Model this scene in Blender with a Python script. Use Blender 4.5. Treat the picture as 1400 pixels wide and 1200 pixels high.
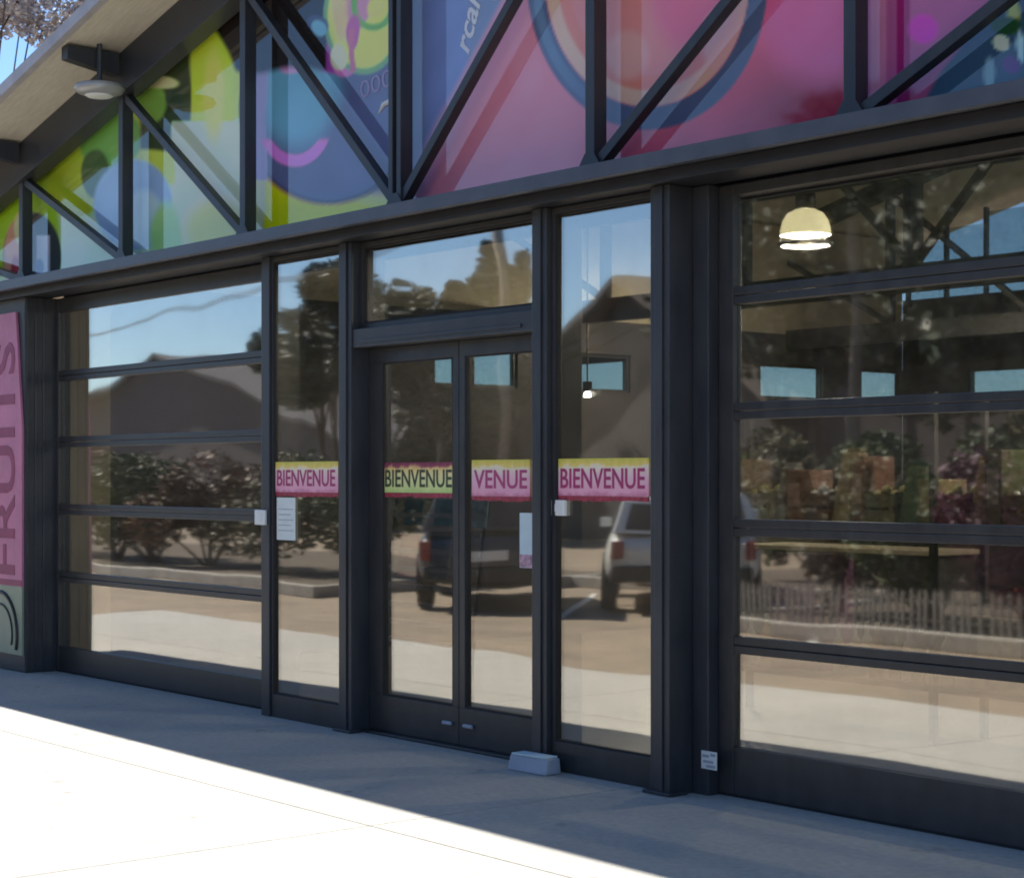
import bpy, bmesh, math, random
import numpy as np
from mathutils import Vector, Matrix

for o in list(bpy.data.objects):
    bpy.data.objects.remove(o, do_unlink=True)
SC = bpy.context.scene
COL = SC.collection
R = math.radians
random.seed(7)

# ------------------------------------------------------------------ camera
D, EYE, F = 6.5, 1.6, 2500.0
FX, FY = -0.7742, 0.6330            # viewing direction in plan
cam_d = bpy.data.cameras.new('camera')
cam = bpy.data.objects.new('camera', cam_d)
COL.objects.link(cam)
cam.location = (0, -D, EYE)
cam.rotation_euler = (R(90), 0, math.atan2(-FX, FY))
cam_d.sensor_width = 36
cam_d.lens = F / 1400 * 36
cam_d.shift_y = 51 / 1400
cam_d.clip_end = 2000
SC.camera = cam

# ------------------------------------------------------------------ sky, sun, exposure
SUN = Vector((-1.05, 0.158, 1.0)).normalized()
w = bpy.data.worlds.new('World')
SC.world = w
w.use_nodes = True
nt = w.node_tree
sky = nt.nodes.new('ShaderNodeTexSky')
sky.sky_type = 'NISHITA'
sky.sun_disc = False
sky.sun_elevation = math.asin(SUN.z)
sky.sun_rotation = math.atan2(SUN.x, SUN.y)
sky.air_density = 0.75
sky.dust_density = 0.0
sky.ozone_density = 4.5
bg = nt.nodes['Background']
nt.links.new(sky.outputs[0], bg.inputs[0])
bg.inputs[1].default_value = 0.09
sun_d = bpy.data.lights.new('sun', 'SUN')
sun_d.energy = 5.0
sun_d.angle = R(0.5)
sun_d.color = (1.0, 0.955, 0.88)
sun_o = bpy.data.objects.new('sun', sun_d)
COL.objects.link(sun_o)
sun_o.rotation_euler = (-SUN).to_track_quat('-Z', 'Y').to_euler()
SC.view_settings.view_transform = 'Standard'
SC.view_settings.look = 'None'
SC.view_settings.exposure = 1.02
SC.view_settings.gamma = 1
SC.render.engine = 'CYCLES'
SC.cycles.max_bounces = 10
SC.cycles.transparent_max_bounces = 24
SC.cycles.glossy_bounces = 5
SC.cycles.use_denoising = True
SC.cycles.sample_clamp_indirect = 6
SC.cycles.filter_width = 1.9

# ------------------------------------------------------------------ helpers
def pix(px, py, Y):
    """point of the plane y = Y seen at a photograph position"""
    a, b = (px - 700) / F, (651 - py) / F
    dx, dy = FX + FY * a, FY - FX * a
    t = (Y + D) / dy
    return Vector((dx * t, Y, EYE + b * t))

def X(px, Y=0.0):
    return pix(px, 651, Y).x

def mir(px, py, d):
    """place in front of the shop, d metres away, whose mirror image shows at (px, py)"""
    p = pix(px, py, d)
    return Vector((p.x, -d, p.z))

def lin(c):
    return tuple((v / 12.92 if v <= 0.04045 else ((v + 0.055) / 1.055) ** 2.4) for v in c)

def rgb(r, g, b, k=1.0):
    return tuple(k * v for v in lin((r / 255, g / 255, b / 255)))

class MB:
    def __init__(s):
        s.v, s.f = [], []
    def box(s, x0, x1, y0, y1, z0, z1):
        n = len(s.v)
        s.v += [(x0, y0, z0), (x1, y0, z0), (x1, y1, z0), (x0, y1, z0), (x0, y0, z1), (x1, y0, z1), (x1, y1, z1), (x0, y1, z1)]
        s.f += [(n, n+3, n+2, n+1), (n+4, n+5, n+6, n+7), (n, n+1, n+5, n+4), (n+1, n+2, n+6, n+5), (n+2, n+3, n+7, n+6), (n+3, n, n+4, n+7)]
        return s
    def hexa(s, pts):
        n = len(s.v)
        s.v += [tuple(p) for p in pts]
        s.f += [(n, n+3, n+2, n+1), (n+4, n+5, n+6, n+7), (n, n+1, n+5, n+4), (n+1, n+2, n+6, n+5), (n+2, n+3, n+7, n+6), (n+3, n, n+4, n+7)]
        return s
    def bar(s, a, b, w, d, up=(0, 1, 0)):
        """square bar from a to b: w across (in the plane normal to up), d along up"""
        a, b, up = Vector(a), Vector(b), Vector(up)
        t = (b - a).normalized()
        sd = t.cross(up).normalized()
        u2 = sd.cross(t).normalized()
        P = []
        for c in (a, b):
            P += [c - sd*w/2 - u2*d/2, c + sd*w/2 - u2*d/2, c + sd*w/2 + u2*d/2, c - sd*w/2 + u2*d/2]
        return s.hexa(P)
    def tube(s, pts, rad, seg=8, caps=True):
        pts = [Vector(p) for p in pts]
        if not hasattr(rad, '__len__'):
            rad = [rad] * len(pts)
        n0 = len(s.v)
        for i, p in enumerate(pts):
            t = (pts[min(i+1, len(pts)-1)] - pts[max(i-1, 0)]).normalized()
            a = t.cross(Vector((0.13, 0.27, 0.95)) if abs(t.z) < 0.9 else Vector((0, 1, 0))).normalized()
            b = t.cross(a)
            for k in range(seg):
                q = 2 * math.pi * k / seg
                s.v.append(tuple(p + (a * math.cos(q) + b * math.sin(q)) * rad[i]))
        for i in range(len(pts) - 1):
            for k in range(seg):
                k2 = (k + 1) % seg
                s.f.append((n0 + i*seg + k, n0 + i*seg + k2, n0 + (i+1)*seg + k2, n0 + (i+1)*seg + k))
        if caps:
            s.f.append(tuple(n0 + k for k in range(seg))[::-1])
            s.f.append(tuple(n0 + (len(pts)-1)*seg + k for k in range(seg)))
        return s
    def lathe(s, prof, c=(0, 0, 0), seg=20, cap=True):
        n0 = len(s.v)
        for (r, z) in prof:
            for k in range(seg):
                q = 2*math.pi*k/seg
                s.v.append((c[0] + r*math.cos(q), c[1] + r*math.sin(q), c[2] + z))
        for i in range(len(prof)-1):
            for k in range(seg):
                k2 = (k+1) % seg
                s.f.append((n0+i*seg+k, n0+i*seg+k2, n0+(i+1)*seg+k2, n0+(i+1)*seg+k))
        if cap:
            s.f.append(tuple(n0+k for k in range(seg))[::-1])
            s.f.append(tuple(n0+(len(prof)-1)*seg+k for k in range(seg)))
        return s
    def prism(s, poly, y0, y1):
        """polygon in x-z, extruded in y"""
        n, m = len(s.v), len(poly)
        s.v += [(p[0], y0, p[1]) for p in poly] + [(p[0], y1, p[1]) for p in poly]
        s.f.append(tuple(range(n, n+m)))
        s.f.append(tuple(range(n+2*m-1, n+m-1, -1)))
        for i in range(m):
            j = (i+1) % m
            s.f.append((n+i, n+m+i, n+m+j, n+j))
        return s
    def build(s, name, mat, parent=None, bevel=0.0, smooth=False, fix=True):
        me = bpy.data.meshes.new(name)
        me.from_pydata(s.v, [], s.f)
        if fix or bevel:
            bm = bmesh.new(); bm.from_mesh(me)
            if fix:
                bmesh.ops.recalc_face_normals(bm, faces=bm.faces)
            if bevel:
                bmesh.ops.bevel(bm, geom=[e for e in bm.edges if len(e.link_faces) == 2 and e.calc_face_angle(0) > 0.6], offset=bevel, segments=2, affect='EDGES', profile=0.6)
            bm.to_mesh(me); bm.free()
        if smooth:
            me.polygons.foreach_set('use_smooth', [True] * len(me.polygons))
        me.materials.append(mat)
        o = bpy.data.objects.new(name, me)
        COL.objects.link(o)
        if parent is not None:
            o.parent = parent
        return o

def tag(o, label=None, cat=None, group=None, kind=None):
    if label: o['label'] = label
    if cat: o['category'] = cat
    if group: o['group'] = group
    if kind: o['kind'] = kind
    return o

def thing(name, label, cat, loc=(0, 0, 0), rz=0, group=None):
    o = bpy.data.objects.new(name, None)
    COL.objects.link(o)
    o.location = loc
    o.rotation_euler.z = rz
    o.empty_display_size = 0.2
    return tag(o, label, cat, group)

def part_empty(name, parent):
    o = bpy.data.objects.new(name, None)
    COL.objects.link(o)
    o.parent = parent
    return o

def copy_tree(o, parent=None):
    c = o.copy()
    COL.objects.link(c)
    c.parent = parent
    for ch in list(o.children):
        copy_tree(ch, c)
    return c

def text_mesh(name, body, size, mat, parent, M, sx=1.0, extrude=0.001, align='CENTER', shear=0, bold=0.0):
    cu = bpy.data.curves.new(name + '_c', 'FONT')
    cu.body = body; cu.size = size; cu.align_x = align; cu.align_y = 'CENTER'
    cu.extrude = extrude; cu.shear = shear; cu.offset = bold; cu.resolution_u = 3
    tmp = bpy.data.objects.new(name + '_t', cu)
    COL.objects.link(tmp)
    dg = bpy.context.evaluated_depsgraph_get()
    me = bpy.data.meshes.new_from_object(tmp.evaluated_get(dg))
    bpy.data.objects.remove(tmp, do_unlink=True)
    me.transform(M @ Matrix.Diagonal((sx, 1, 1, 1)))
    me.materials.clear(); me.materials.append(mat)
    o = bpy.data.objects.new(name, me)
    COL.objects.link(o)
    o.parent = parent
    return o

FACE = Matrix(((1, 0, 0, 0), (0, 0, -1, 0), (0, 1, 0, 0), (0, 0, 0, 1)))   # text plane -> x-z, facing -y
def face_at(x, y, z, rot=0.0):
    return Matrix.Translation((x, y, z)) @ FACE @ Matrix.Rotation(rot, 4, 'Z')

# ------------------------------------------------------------------ materials
def mat(name, col, rough=0.6, metal=0.0, spec=0.5, var=0.0, scale=8.0, bump=0.0, col2=None, emit=None, estr=0.0, detail=6.0, rvar=0.0, stretch=None):
    m = bpy.data.materials.new(name)
    m.use_nodes = True
    n = m.node_tree; b = n.nodes['Principled BSDF']
    b.inputs['Base Color'].default_value = (*col, 1)
    b.inputs['Roughness'].default_value = rough
    b.inputs['Metallic'].default_value = metal
    b.inputs['Specular IOR Level'].default_value = spec
    if emit:
        b.inputs['Emission Color'].default_value = (*emit, 1)
        b.inputs['Emission Strength'].default_value = estr
    if var or bump or col2 or rvar:
        tc = n.nodes.new('ShaderNodeTexCoord')
        mp = n.nodes.new('ShaderNodeMapping')
        if stretch: mp.inputs['Scale'].default_value = stretch
        n.links.new(tc.outputs['Object'], mp.inputs[0])
        nz = n.nodes.new('ShaderNodeTexNoise')
        nz.inputs['Scale'].default_value = scale
        nz.inputs['Detail'].default_value = detail
        nz.inputs['Roughness'].default_value = 0.62
        n.links.new(mp.outputs[0], nz.inputs['Vector'])
        if var or col2:
            rp = n.nodes.new('ShaderNodeValToRGB')
            a = col2 if col2 else tuple(c * (1 - var) for c in col)
            z = col if col2 else tuple(min(1, c * (1 + var)) for c in col)
            rp.color_ramp.elements[0].position = 0.33
            rp.color_ramp.elements[1].position = 0.67
            rp.color_ramp.elements[0].color = (*a, 1)
            rp.color_ramp.elements[1].color = (*z, 1)
            n.links.new(nz.outputs['Fac'], rp.inputs[0])
            n.links.new(rp.outputs[0], b.inputs['Base Color'])
        if rvar:
            mr = n.nodes.new('ShaderNodeMapRange')
            mr.inputs['To Min'].default_value = rough - rvar
            mr.inputs['To Max'].default_value = rough + rvar
            n.links.new(nz.outputs['Fac'], mr.inputs[0])
            n.links.new(mr.outputs[0], b.inputs['Roughness'])
        if bump:
            bp = n.nodes.new('ShaderNodeBump')
            bp.inputs['Strength'].default_value = bump
            bp.inputs['Distance'].default_value = 0.02
            n.links.new(nz.outputs['Fac'], bp.inputs['Height'])
            n.links.new(bp.outputs[0], b.inputs['Normal'])
    return m

def glass(name, tint, r0, wob, wscale, rough=0.0):
    m = bpy.data.materials.new(name)
    m.use_nodes = True
    n = m.node_tree
    n.nodes.remove(n.nodes['Principled BSDF'])
    out = n.nodes['Material Output']
    tr = n.nodes.new('ShaderNodeBsdfTransparent'); tr.inputs[0].default_value = (*tint, 1)
    gl = n.nodes.new('ShaderNodeBsdfGlossy'); gl.inputs['Roughness'].default_value = rough
    gl.inputs[0].default_value = (1.0, 0.965, 0.91, 1)
    mix = n.nodes.new('ShaderNodeMixShader')
    geo = n.nodes.new('ShaderNodeNewGeometry')
    dot = n.nodes.new('ShaderNodeVectorMath'); dot.operation = 'DOT_PRODUCT'
    n.links.new(geo.outputs['Normal'], dot.inputs[0]); n.links.new(geo.outputs['Incoming'], dot.inputs[1])
    def mth(op, a, b=None):
        q = n.nodes.new('ShaderNodeMath'); q.operation = op
        for i, x in enumerate((a, b)):
            if x is None: continue
            if hasattr(x, 'is_linked') or hasattr(x, 'links'): n.links.new(x, q.inputs[i])
            else: q.inputs[i].default_value = x
        return q.outputs[0]
    c = mth('ABSOLUTE', dot.outputs['Value'])
    p = mth('POWER', mth('SUBTRACT', 1.0, c), 5.0)
    fac = mth('ADD', mth('MULTIPLY', p, 1 - r0), r0)
    n.links.new(fac, mix.inputs[0]); n.links.new(tr.outputs[0], mix.inputs[1]); n.links.new(gl.outputs[0], mix.inputs[2])
    if wob:
        tc0 = n.nodes.new('ShaderNodeTexCoord'); mp0 = n.nodes.new('ShaderNodeMapping'); mp0.inputs['Scale'].default_value = (2.2, 2.2, 1.0)
        nz0 = n.nodes.new('ShaderNodeTexNoise'); nz0.inputs['Scale'].default_value = 2.4; nz0.inputs['Detail'].default_value = 8; nz0.inputs['Roughness'].default_value = 0.7
        mr0 = n.nodes.new('ShaderNodeMapRange'); mr0.inputs['From Min'].default_value = 0.42; mr0.inputs['From Max'].default_value = 0.72; mr0.inputs['To Min'].default_value = 0.008; mr0.inputs['To Max'].default_value = 0.045
        df = n.nodes.new('ShaderNodeBsdfDiffuse'); df.inputs[0].default_value = (0.42, 0.40, 0.36, 1)
        mx0 = n.nodes.new('ShaderNodeMixShader')
        n.links.new(tc0.outputs['Object'], mp0.inputs[0]); n.links.new(mp0.outputs[0], nz0.inputs['Vector']); n.links.new(nz0.outputs['Fac'], mr0.inputs[0])
        n.links.new(mr0.outputs[0], mx0.inputs[0]); n.links.new(mix.outputs[0], mx0.inputs[1]); n.links.new(df.outputs[0], mx0.inputs[2])
        n.links.new(mx0.outputs[0], out.inputs[0])
    else:
        n.links.new(mix.outputs[0], out.inputs[0])
    if wob:
        tc = n.nodes.new('ShaderNodeTexCoord')
        nz = n.nodes.new('ShaderNodeTexNoise'); nz.inputs['Scale'].default_value = wscale; nz.inputs['Detail'].default_value = 1.0
        bp = n.nodes.new('ShaderNodeBump'); bp.inputs['Strength'].default_value = 1.0; bp.inputs['Distance'].default_value = wob
        n.links.new(tc.outputs['Object'], nz.inputs['Vector'])
        n.links.new(nz.outputs['Fac'], bp.inputs['Height']); n.links.new(bp.outputs[0], gl.inputs['Normal'])
    return m

M = {}
M['steel'] = mat('dark_steel', (0.047, 0.049, 0.055), 0.42, 0.0, 0.5, col2=(0.029, 0.031, 0.038), scale=3, rvar=0.14, bump=0.04, stretch=(3, 3, 0.7), detail=9)
M['steel2'] = mat('door_aluminium', (0.046, 0.045, 0.045), 0.38, 0.0, 0.5, col2=(0.029, 0.029, 0.031), scale=5, rvar=0.12, stretch=(2, 2, 0.8), detail=9)
M['steel_shaded'] = mat('shaded_steel_tone', (0.018, 0.019, 0.024), 0.5, var=0.25, scale=5)  # steel darkened: shade below the ledge lip put into the colour
M['steel_lit'] = mat('lit_steel_tone', (0.068, 0.076, 0.098), 0.42, var=0.2, scale=4, rvar=0.1)  # steel lightened: the lit face of the ledge lip put into the colour
M['rubber'] = mat('black_rubber', (0.015, 0.015, 0.017), 0.75)
M['soffit'] = mat('soffit_board', (0.62, 0.575, 0.47), 0.7, var=0.10, scale=6, stretch=(1, 8, 1))
M['fascia'] = mat('fascia_metal', (0.44, 0.42, 0.44), 0.5, var=0.15, scale=4)
M['roof'] = mat('roof_sheet', (0.30, 0.30, 0.32), 0.5, var=0.2, scale=3)
M['bay'] = mat('bay_cladding', (0.045, 0.046, 0.050), 0.5, var=0.2, scale=4)
M['tan_wall'] = mat('daylit_wall_and_counter_tan', (0.50, 0.44, 0.34), 0.8, var=0.08, scale=3)
M['dark_wall'] = mat('dark_inner_panel', (0.055, 0.050, 0.055), 0.7, var=0.25, scale=2)
M['floor'] = mat('shop_floor_tiles', (0.24, 0.22, 0.20), 0.4, var=0.12, scale=4)
M['glass'] = glass('shop_glass', (0.78, 0.80, 0.79), 0.31, 0.0020, 1.3, 0.024)
M['glass_roll'] = glass('roller_glass', (0.80, 0.82, 0.82), 0.32, 0.003, 1.0, 0.028)
M['clear'] = glass('clear_glass', (0.68, 0.75, 0.75), 0.05, 0, 1)
M['white'] = mat('white_paint', (0.78, 0.78, 0.76), 0.5)
M['paper'] = mat('paper', (0.72, 0.78, 0.76), 0.8, var=0.06, scale=12)
M['paper_blue'] = mat('pale_blue_paper', (0.60, 0.72, 0.76), 0.8, var=0.06, scale=12)
M['grey_plastic'] = mat('grey_plastic', (0.38, 0.40, 0.46), 0.45, var=0.1)
M['lamp_grey'] = mat('lamp_body', (0.42, 0.42, 0.42), 0.35, 0.2)
M['black'] = mat('black_metal', (0.012, 0.012, 0.014), 0.45)
M['opal'] = mat('opal_lamp', (0.8, 0.78, 0.68), 0.4, emit=(1.0, 0.86, 0.46), estr=0.85)
M['spot'] = mat('lit_spot', (0.8, 0.8, 0.8), 0.4, emit=(1.0, 0.97, 0.92), estr=16.0)
def concrete_mat():
    m = bpy.data.materials.new('pale_concrete'); m.use_nodes = True
    n = m.node_tree; b = n.nodes['Principled BSDF']; b.inputs['Roughness'].default_value = 0.85
    tc = n.nodes.new('ShaderNodeTexCoord')
    def noise(sc, det, lo, hi, a, z):
        q = n.nodes.new('ShaderNodeTexNoise'); q.inputs['Scale'].default_value = sc; q.inputs['Detail'].default_value = det; q.inputs['Roughness'].default_value = 0.65
        n.links.new(tc.outputs['Object'], q.inputs['Vector'])
        r = n.nodes.new('ShaderNodeValToRGB'); r.color_ramp.elements[0].position = lo; r.color_ramp.elements[1].position = hi
        r.color_ramp.elements[0].color = (*a, 1); r.color_ramp.elements[1].color = (*z, 1)
        n.links.new(q.outputs['Fac'], r.inputs[0]); return q, r
    q1, r1 = noise(0.7, 6, 0.3, 0.7, (0.42, 0.405, 0.365), (0.51, 0.49, 0.44))
    q2, r2 = noise(26, 8, 0.3, 0.7, (0.82, 0.82, 0.82), (1.1, 1.1, 1.1))
    q3, r3 = noise(3.2, 3, 0.24, 0.36, (0.66, 0.65, 0.64), (1, 1, 1))
    vo = n.nodes.new('ShaderNodeTexVoronoi'); vo.inputs['Scale'].default_value = 2.3; n.links.new(tc.outputs['Object'], vo.inputs['Vector'])
    r4 = n.nodes.new('ShaderNodeValToRGB'); r4.color_ramp.elements[0].position = 0.045; r4.color_ramp.elements[1].position = 0.06
    r4.color_ramp.elements[0].color = (0.6, 0.59, 0.58, 1); r4.color_ramp.elements[1].color = (1, 1, 1, 1); n.links.new(vo.outputs['Distance'], r4.inputs[0])
    last = r1.outputs[0]
    for r in (r2, r3, r4):
        mx = n.nodes.new('ShaderNodeMix'); mx.data_type = 'RGBA'; mx.blend_type = 'MULTIPLY'; mx.inputs['Factor'].default_value = 1
        n.links.new(last, mx.inputs['A']); n.links.new(r.outputs[0], mx.inputs['B']); last = mx.outputs['Result']
    n.links.new(last, b.inputs['Base Color'])
    bp = n.nodes.new('ShaderNodeBump'); bp.inputs['Strength'].default_value = 0.25; bp.inputs['Distance'].default_value = 0.01
    n.links.new(q2.outputs['Fac'], bp.inputs['Height']); n.links.new(bp.outputs[0], b.inputs['Normal'])
    return m
M['concrete'] = concrete_mat()
M['asphalt'] = mat('worn_tan_asphalt', (0.33, 0.255, 0.175), 0.9, col2=(0.21, 0.165, 0.12), scale=1.1, bump=0.2, detail=10)
M['soil'] = mat('soil', (0.10, 0.075, 0.05), 0.95, var=0.35, scale=6, bump=0.4)
M['kerb'] = mat('kerb_stone', (0.40, 0.37, 0.32), 0.8, var=0.2, scale=5)
M['bark'] = mat('bark', (0.085, 0.065, 0.05), 0.9, var=0.35, scale=14, bump=0.5, stretch=(1, 1, 0.3))
M['line'] = mat('road_paint', (0.72, 0.72, 0.68), 0.7, var=0.12, scale=12)

# ================================================================== GROUND (setting)
def sheet(name, x0, x1, y0, y1, z, m, nx=1, ny=1):
    b = MB()
    for i in range(nx+1):
        for j in range(ny+1):
            b.v.append((x0 + (x1-x0)*i/nx, y0 + (y1-y0)*j/ny, z))
    for i in range(nx):
        for j in range(ny):
            a = i*(ny+1)+j
            b.f.append((a, a+ny+1, a+ny+2, a+1))
    return tag(b.build(name, m, fix=False), kind='structure')
sheet('ground', -700, 700, -700, 700, -0.012, M['asphalt'], 4, 4)
apron = sheet('apron_pavement', -19.5, 12, -3.7, 0.3, -0.006, M['soil'])
for i in range(10):
    for j in range(2):
        xa, ya = -19.5 + i*3.15, -3.7 + j*2.0
        MB().box(xa + 0.004, xa + 3.146, ya + 0.004, ya + 1.996, -0.005, 0.0).build('slab', M['concrete'], apron)
# planting strip with its kerb, opposite the shop
KX0, KX1, KY = -60.0, -20.6, -6.9
sheet('planting_bed', KX0, KX1 - 0.16, KY - 6, KY - 0.14, 0.11, M['soil'])
kb = MB(); kb.box(KX0, KX1, KY - 0.14, KY, -0.012, 0.15); kb.box(KX1 - 0.16, KX1, KY - 6, KY - 0.14, -0.012, 0.149)
tag(kb.build('kerb', M['kerb'], bevel=0.02), kind='structure')
BX0, BX1 = -14.1, -3.6
kb = MB(); kb.box(KX1, BX0, -11.6, -11.45, -0.012, 0.15); kb.box(BX0, BX1, KY - 0.14, KY, -0.012, 0.151); kb.box(BX0, BX0 + 0.15, -11.45, KY - 0.14, -0.012, 0.148)
tag(kb.build('kerb', M['kerb'], bevel=0.02), kind='structure')
sheet('planting_bed', BX0 + 0.15, BX1, -11.45, KY - 0.14, 0.10, M['soil'])
sheet('planting_bed', KX1 + 0.01, 14, -18, -11.61, 0.10, M['soil'])
for i in range(2):
    bmk = MB(); bx_ = -15.0 + i*3.5
    bmk.v += [(bx_, -6.2, -0.008), (bx_ + 0.13, -6.2, -0.008), (bx_ - 4.07, -10.6, -0.008), (bx_ - 4.2, -10.6, -0.008)]; bmk.f.append((0, 3, 2, 1))
    tag(bmk.build('bay_marking', M['line'], fix=False), kind='structure')

# ================================================================== SHOP BUILDING
RIDGE = -9.02
def soffit(x):
    return 5.646 - 0.24 * abs(x - RIDGE)
XL, XR = -18.5, 0.46
BACK = 11.0
shop = thing('shop_building', 'dark steel framed shop with glazed front and low gable roof', 'building', (0, 0, 0))

def steelbox(name, x0, x1, y0, y1, z0, z1, parent=shop, m='steel', bevel=0.005):
    return MB().box(x0, x1, y0, y1, z0, z1).build(name, M[m], parent, bevel=bevel)

TOP = 3.062            # top of glazing, underside of the ledge
# the long ledge beam above the glazing: channel with lips, light and shade put into their colours
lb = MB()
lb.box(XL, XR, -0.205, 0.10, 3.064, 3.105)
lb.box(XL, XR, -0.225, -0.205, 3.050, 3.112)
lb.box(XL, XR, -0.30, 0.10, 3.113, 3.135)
lb.build('ledge_beam', M['steel_shaded'], shop, bevel=0.003)
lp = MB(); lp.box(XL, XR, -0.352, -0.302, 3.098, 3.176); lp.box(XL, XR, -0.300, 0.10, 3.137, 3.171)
lp.build('ledge_lip', M['steel_lit'], shop, bevel=0.004)
MB().box(X(80, 0.14), XR - 0.3, 0.196, 0.229, 2.97, 3.170).build('header_beam', M['steel_shaded'], shop)

# posts (front faces and recesses as in the photograph)
px0 = X(80, 0.14)
XA0, XA1 = X(357, -0.04), X(368, -0.04)
XB0, XB1 = X(463, -0.06), X(480, -0.06)
XC0, XC1 = X(727, -0.06), X(747, -0.06)
XD0, XD1 = X(889, -0.10), X(915, -0.10)
steelbox('post', XA0, XA1, -0.04, 0.20, 0.0, TOP)
steelbox('post', XB0, XB1, -0.06, 0.20, 0.0, TOP)
steelbox('post', XC0, XC1, -0.06, 0.20, 0.0, TOP)
steelbox('post', XD0, XD1, -0.10, 0.24, 0.0, TOP)
# slim raised cover strips on the posts
for a, b, y in ((XB0, XB1, -0.06), (XC0, XC1, -0.06), (XD0, XD1, -0.10)):
    wdt = b - a
    steelbox('cover_strip', a + wdt*0.30, a + wdt*0.70, y - 0.012, y - 0.001, 0.01, TOP - 0.002, bevel=0.003)
steelbox('base_plate', XD0 - 0.03, XD1 + 0.03, -0.13, 0.0, 0.001, 0.02)
steelbox('base_plate', XB0 - 0.03, XB1 + 0.03, -0.09, 0.0, 0.001, 0.018)

# left bay: clad block standing forward of the glazing, carries the sign
bay = MB().box(XL, px0 - 0.005, -0.15, 0.2, 0.0, TOP)
bay.build('side_bay_wall', M['bay'], shop, bevel=0.01)
for k in range(3):
    steelbox('cover_strip', px0 - 0.006, px0 + 0.004, -0.14 + k*0.07, -0.12 + k*0.07, 0.01, TOP - 0.004, bevel=0.002)

def pane(x0, x1, z0, z1, y, parent, m='glass'):
    a, b = random.uniform(-0.0016, 0.0016)*(z1 - z0), random.uniform(-0.0014, 0.0014)*(x1 - x0)
    if m == 'glass_roll': a = random.uniform(-0.0035, 0.0035)*(z1 - z0)
    Q = []
    for z_, q in ((z0, -a/2), (z1, a/2)):
        Q += [(x0, y + q - b/2, z_), (x1, y + q + b/2, z_), (x1, y + q + b/2 + 0.01, z_), (x0, y + q - b/2 + 0.01, z_)]
    return MB().hexa(Q).build('pane', M[m], parent, fix=False)

def framed(name, x0, x1, z0, z1, y, fw_l, fw_r, fb, ft, parent=shop, depth=0.05, m='glass'):
    e = part_empty(name, parent)
    def bx(n, a, b, c, d):
        MB().box(a, b, y - depth/2, y + depth/2, c, d).build(n, M['steel2'], e, bevel=0.003)
    bx('bottom_rail', x0, x1, z0, z0 + fb)
    bx('top_rail', x0, x1, z1 - ft, z1)
    bx('stile', x0, x0 + fw_l, z0 + fb, z1 - ft)
    bx('stile', x1 - fw_r, x1, z0 + fb, z1 - ft)
    g = pane(x0 + fw_l, x1 - fw_r, z0 + fb, z1 - ft, y - 0.005, e, m)
    # glazing beads round the pane
    b = MB()
    X0, X1, Z0, Z1, t = x0 + fw_l, x1 - fw_r, z0 + fb, z1 - ft, 0.012
    b.box(X0, X1, y - depth/2 + 0.004, y - 0.006, Z0, Z0 + t); b.box(X0, X1, y - depth/2 + 0.004, y - 0.006, Z1 - t, Z1)
    b.box(X0, X0 + t, y - depth/2 + 0.004, y - 0.006, Z0 + t, Z1 - t); b.box(X1 - t, X1, y - depth/2 + 0.004, y - 0.006, Z0 + t, Z1 - t)
    b.build('glazing_bead', M['rubber'], e)
    return e

framed('sidelight', XA1 + 0.002, XB0 - 0.002, 0.001, TOP - 0.004, 0.0, 0.02, 0.02, 0.15, 0.03)
framed('sidelight', XC1 + 0.002, XD0 - 0.002, 0.001, TOP - 0.004, 0.0, 0.03, 0.02, 0.16, 0.03)
framed('transom_window', XB1 + 0.002, XC0 - 0.002, 2.52, TOP - 0.004, 0.03, 0.04, 0.02, 0.03, 0.03)
steelbox('transom_bar', XB1 + 0.002, XC0 - 0.002, -0.05, 0.16, 2.40, 2.515)
steelbox('transom_bar', XB1 + 0.1, XC0 - 0.1, -0.058, -0.051, 2.425, 2.445, bevel=0.001)
# sliding door leaves
dm = X(632, 0.10)
framed('sliding_door', XB1 + 0.004, dm - 0.003, 0.02, 2.397, 0.10, 0.14, 0.055, 0.22, 0.09)
framed('sliding_door', dm + 0.003, XC0 - 0.004, 0.02, 2.397, 0.10, 0.055, 0.03, 0.22, 0.09)
steelbox('threshold', XB1 + 0.01, XC0 - 0.01, 0.02, 0.19, 0.001, 0.018, m='steel2')
for sx in (-1, 1):
    MB().tube([(dm + sx*0.1 - 0.04, 0.064, 0.14), (dm + sx*0.1 + 0.04, 0.064, 0.14)], 0.012).build('door_pull', M['grey_plastic'], shop, smooth=True)

def roller(name, x0, x1, zs, y, fl, fr):
    e = part_empty(name, shop)
    def bx(n, a, b, c, d, t=0.055):
        MB().box(a, b, y - t/2, y + t/2, c, d).build(n, M['steel2'], e, bevel=0.004)
    bx('stile', x0, x0 + fl, 0.015, TOP - 0.006, 0.062)
    bx('stile', x1 - fr, x1, 0.015, TOP - 0.006, 0.062)
    bx('bottom_rail', x0 + fl, x1 - fr, 0.015, zs[0])
    for i, z in enumerate(zs[1:-1]):
        bx('rail', x0 + fl, x1 - fr, z - 0.043, z - 0.003)
        bx('rail', x0 + fl, x1 - fr, z + 0.001, z + 0.043)
    bx('top_rail', x0 + fl, x1 - fr, zs[-1], TOP - 0.006)
    lo = zs[0]
    for i, z in enumerate(zs[1:]):
        hi = z - 0.043 if i < len(zs) - 2 else z
        # each section leans by a fraction of a degree, as real sectional doors do
        p = pane(x0 + fl, x1 - fr, lo, hi, y - 0.005, e, 'glass_roll')
        lo = z + 0.043
    MB().box(x0, x1, y - 0.02, y + 0.02, 0.0015, 0.014).build('rubber_seal', M['rubber'], e)
    return e
roller('roll_up_door', px0 + 0.01, XA0 - 0.004, [0.21, 0.78, 1.33, 1.88, 2.42, 2.94], 0.14, 0.05, 0.03)
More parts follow.
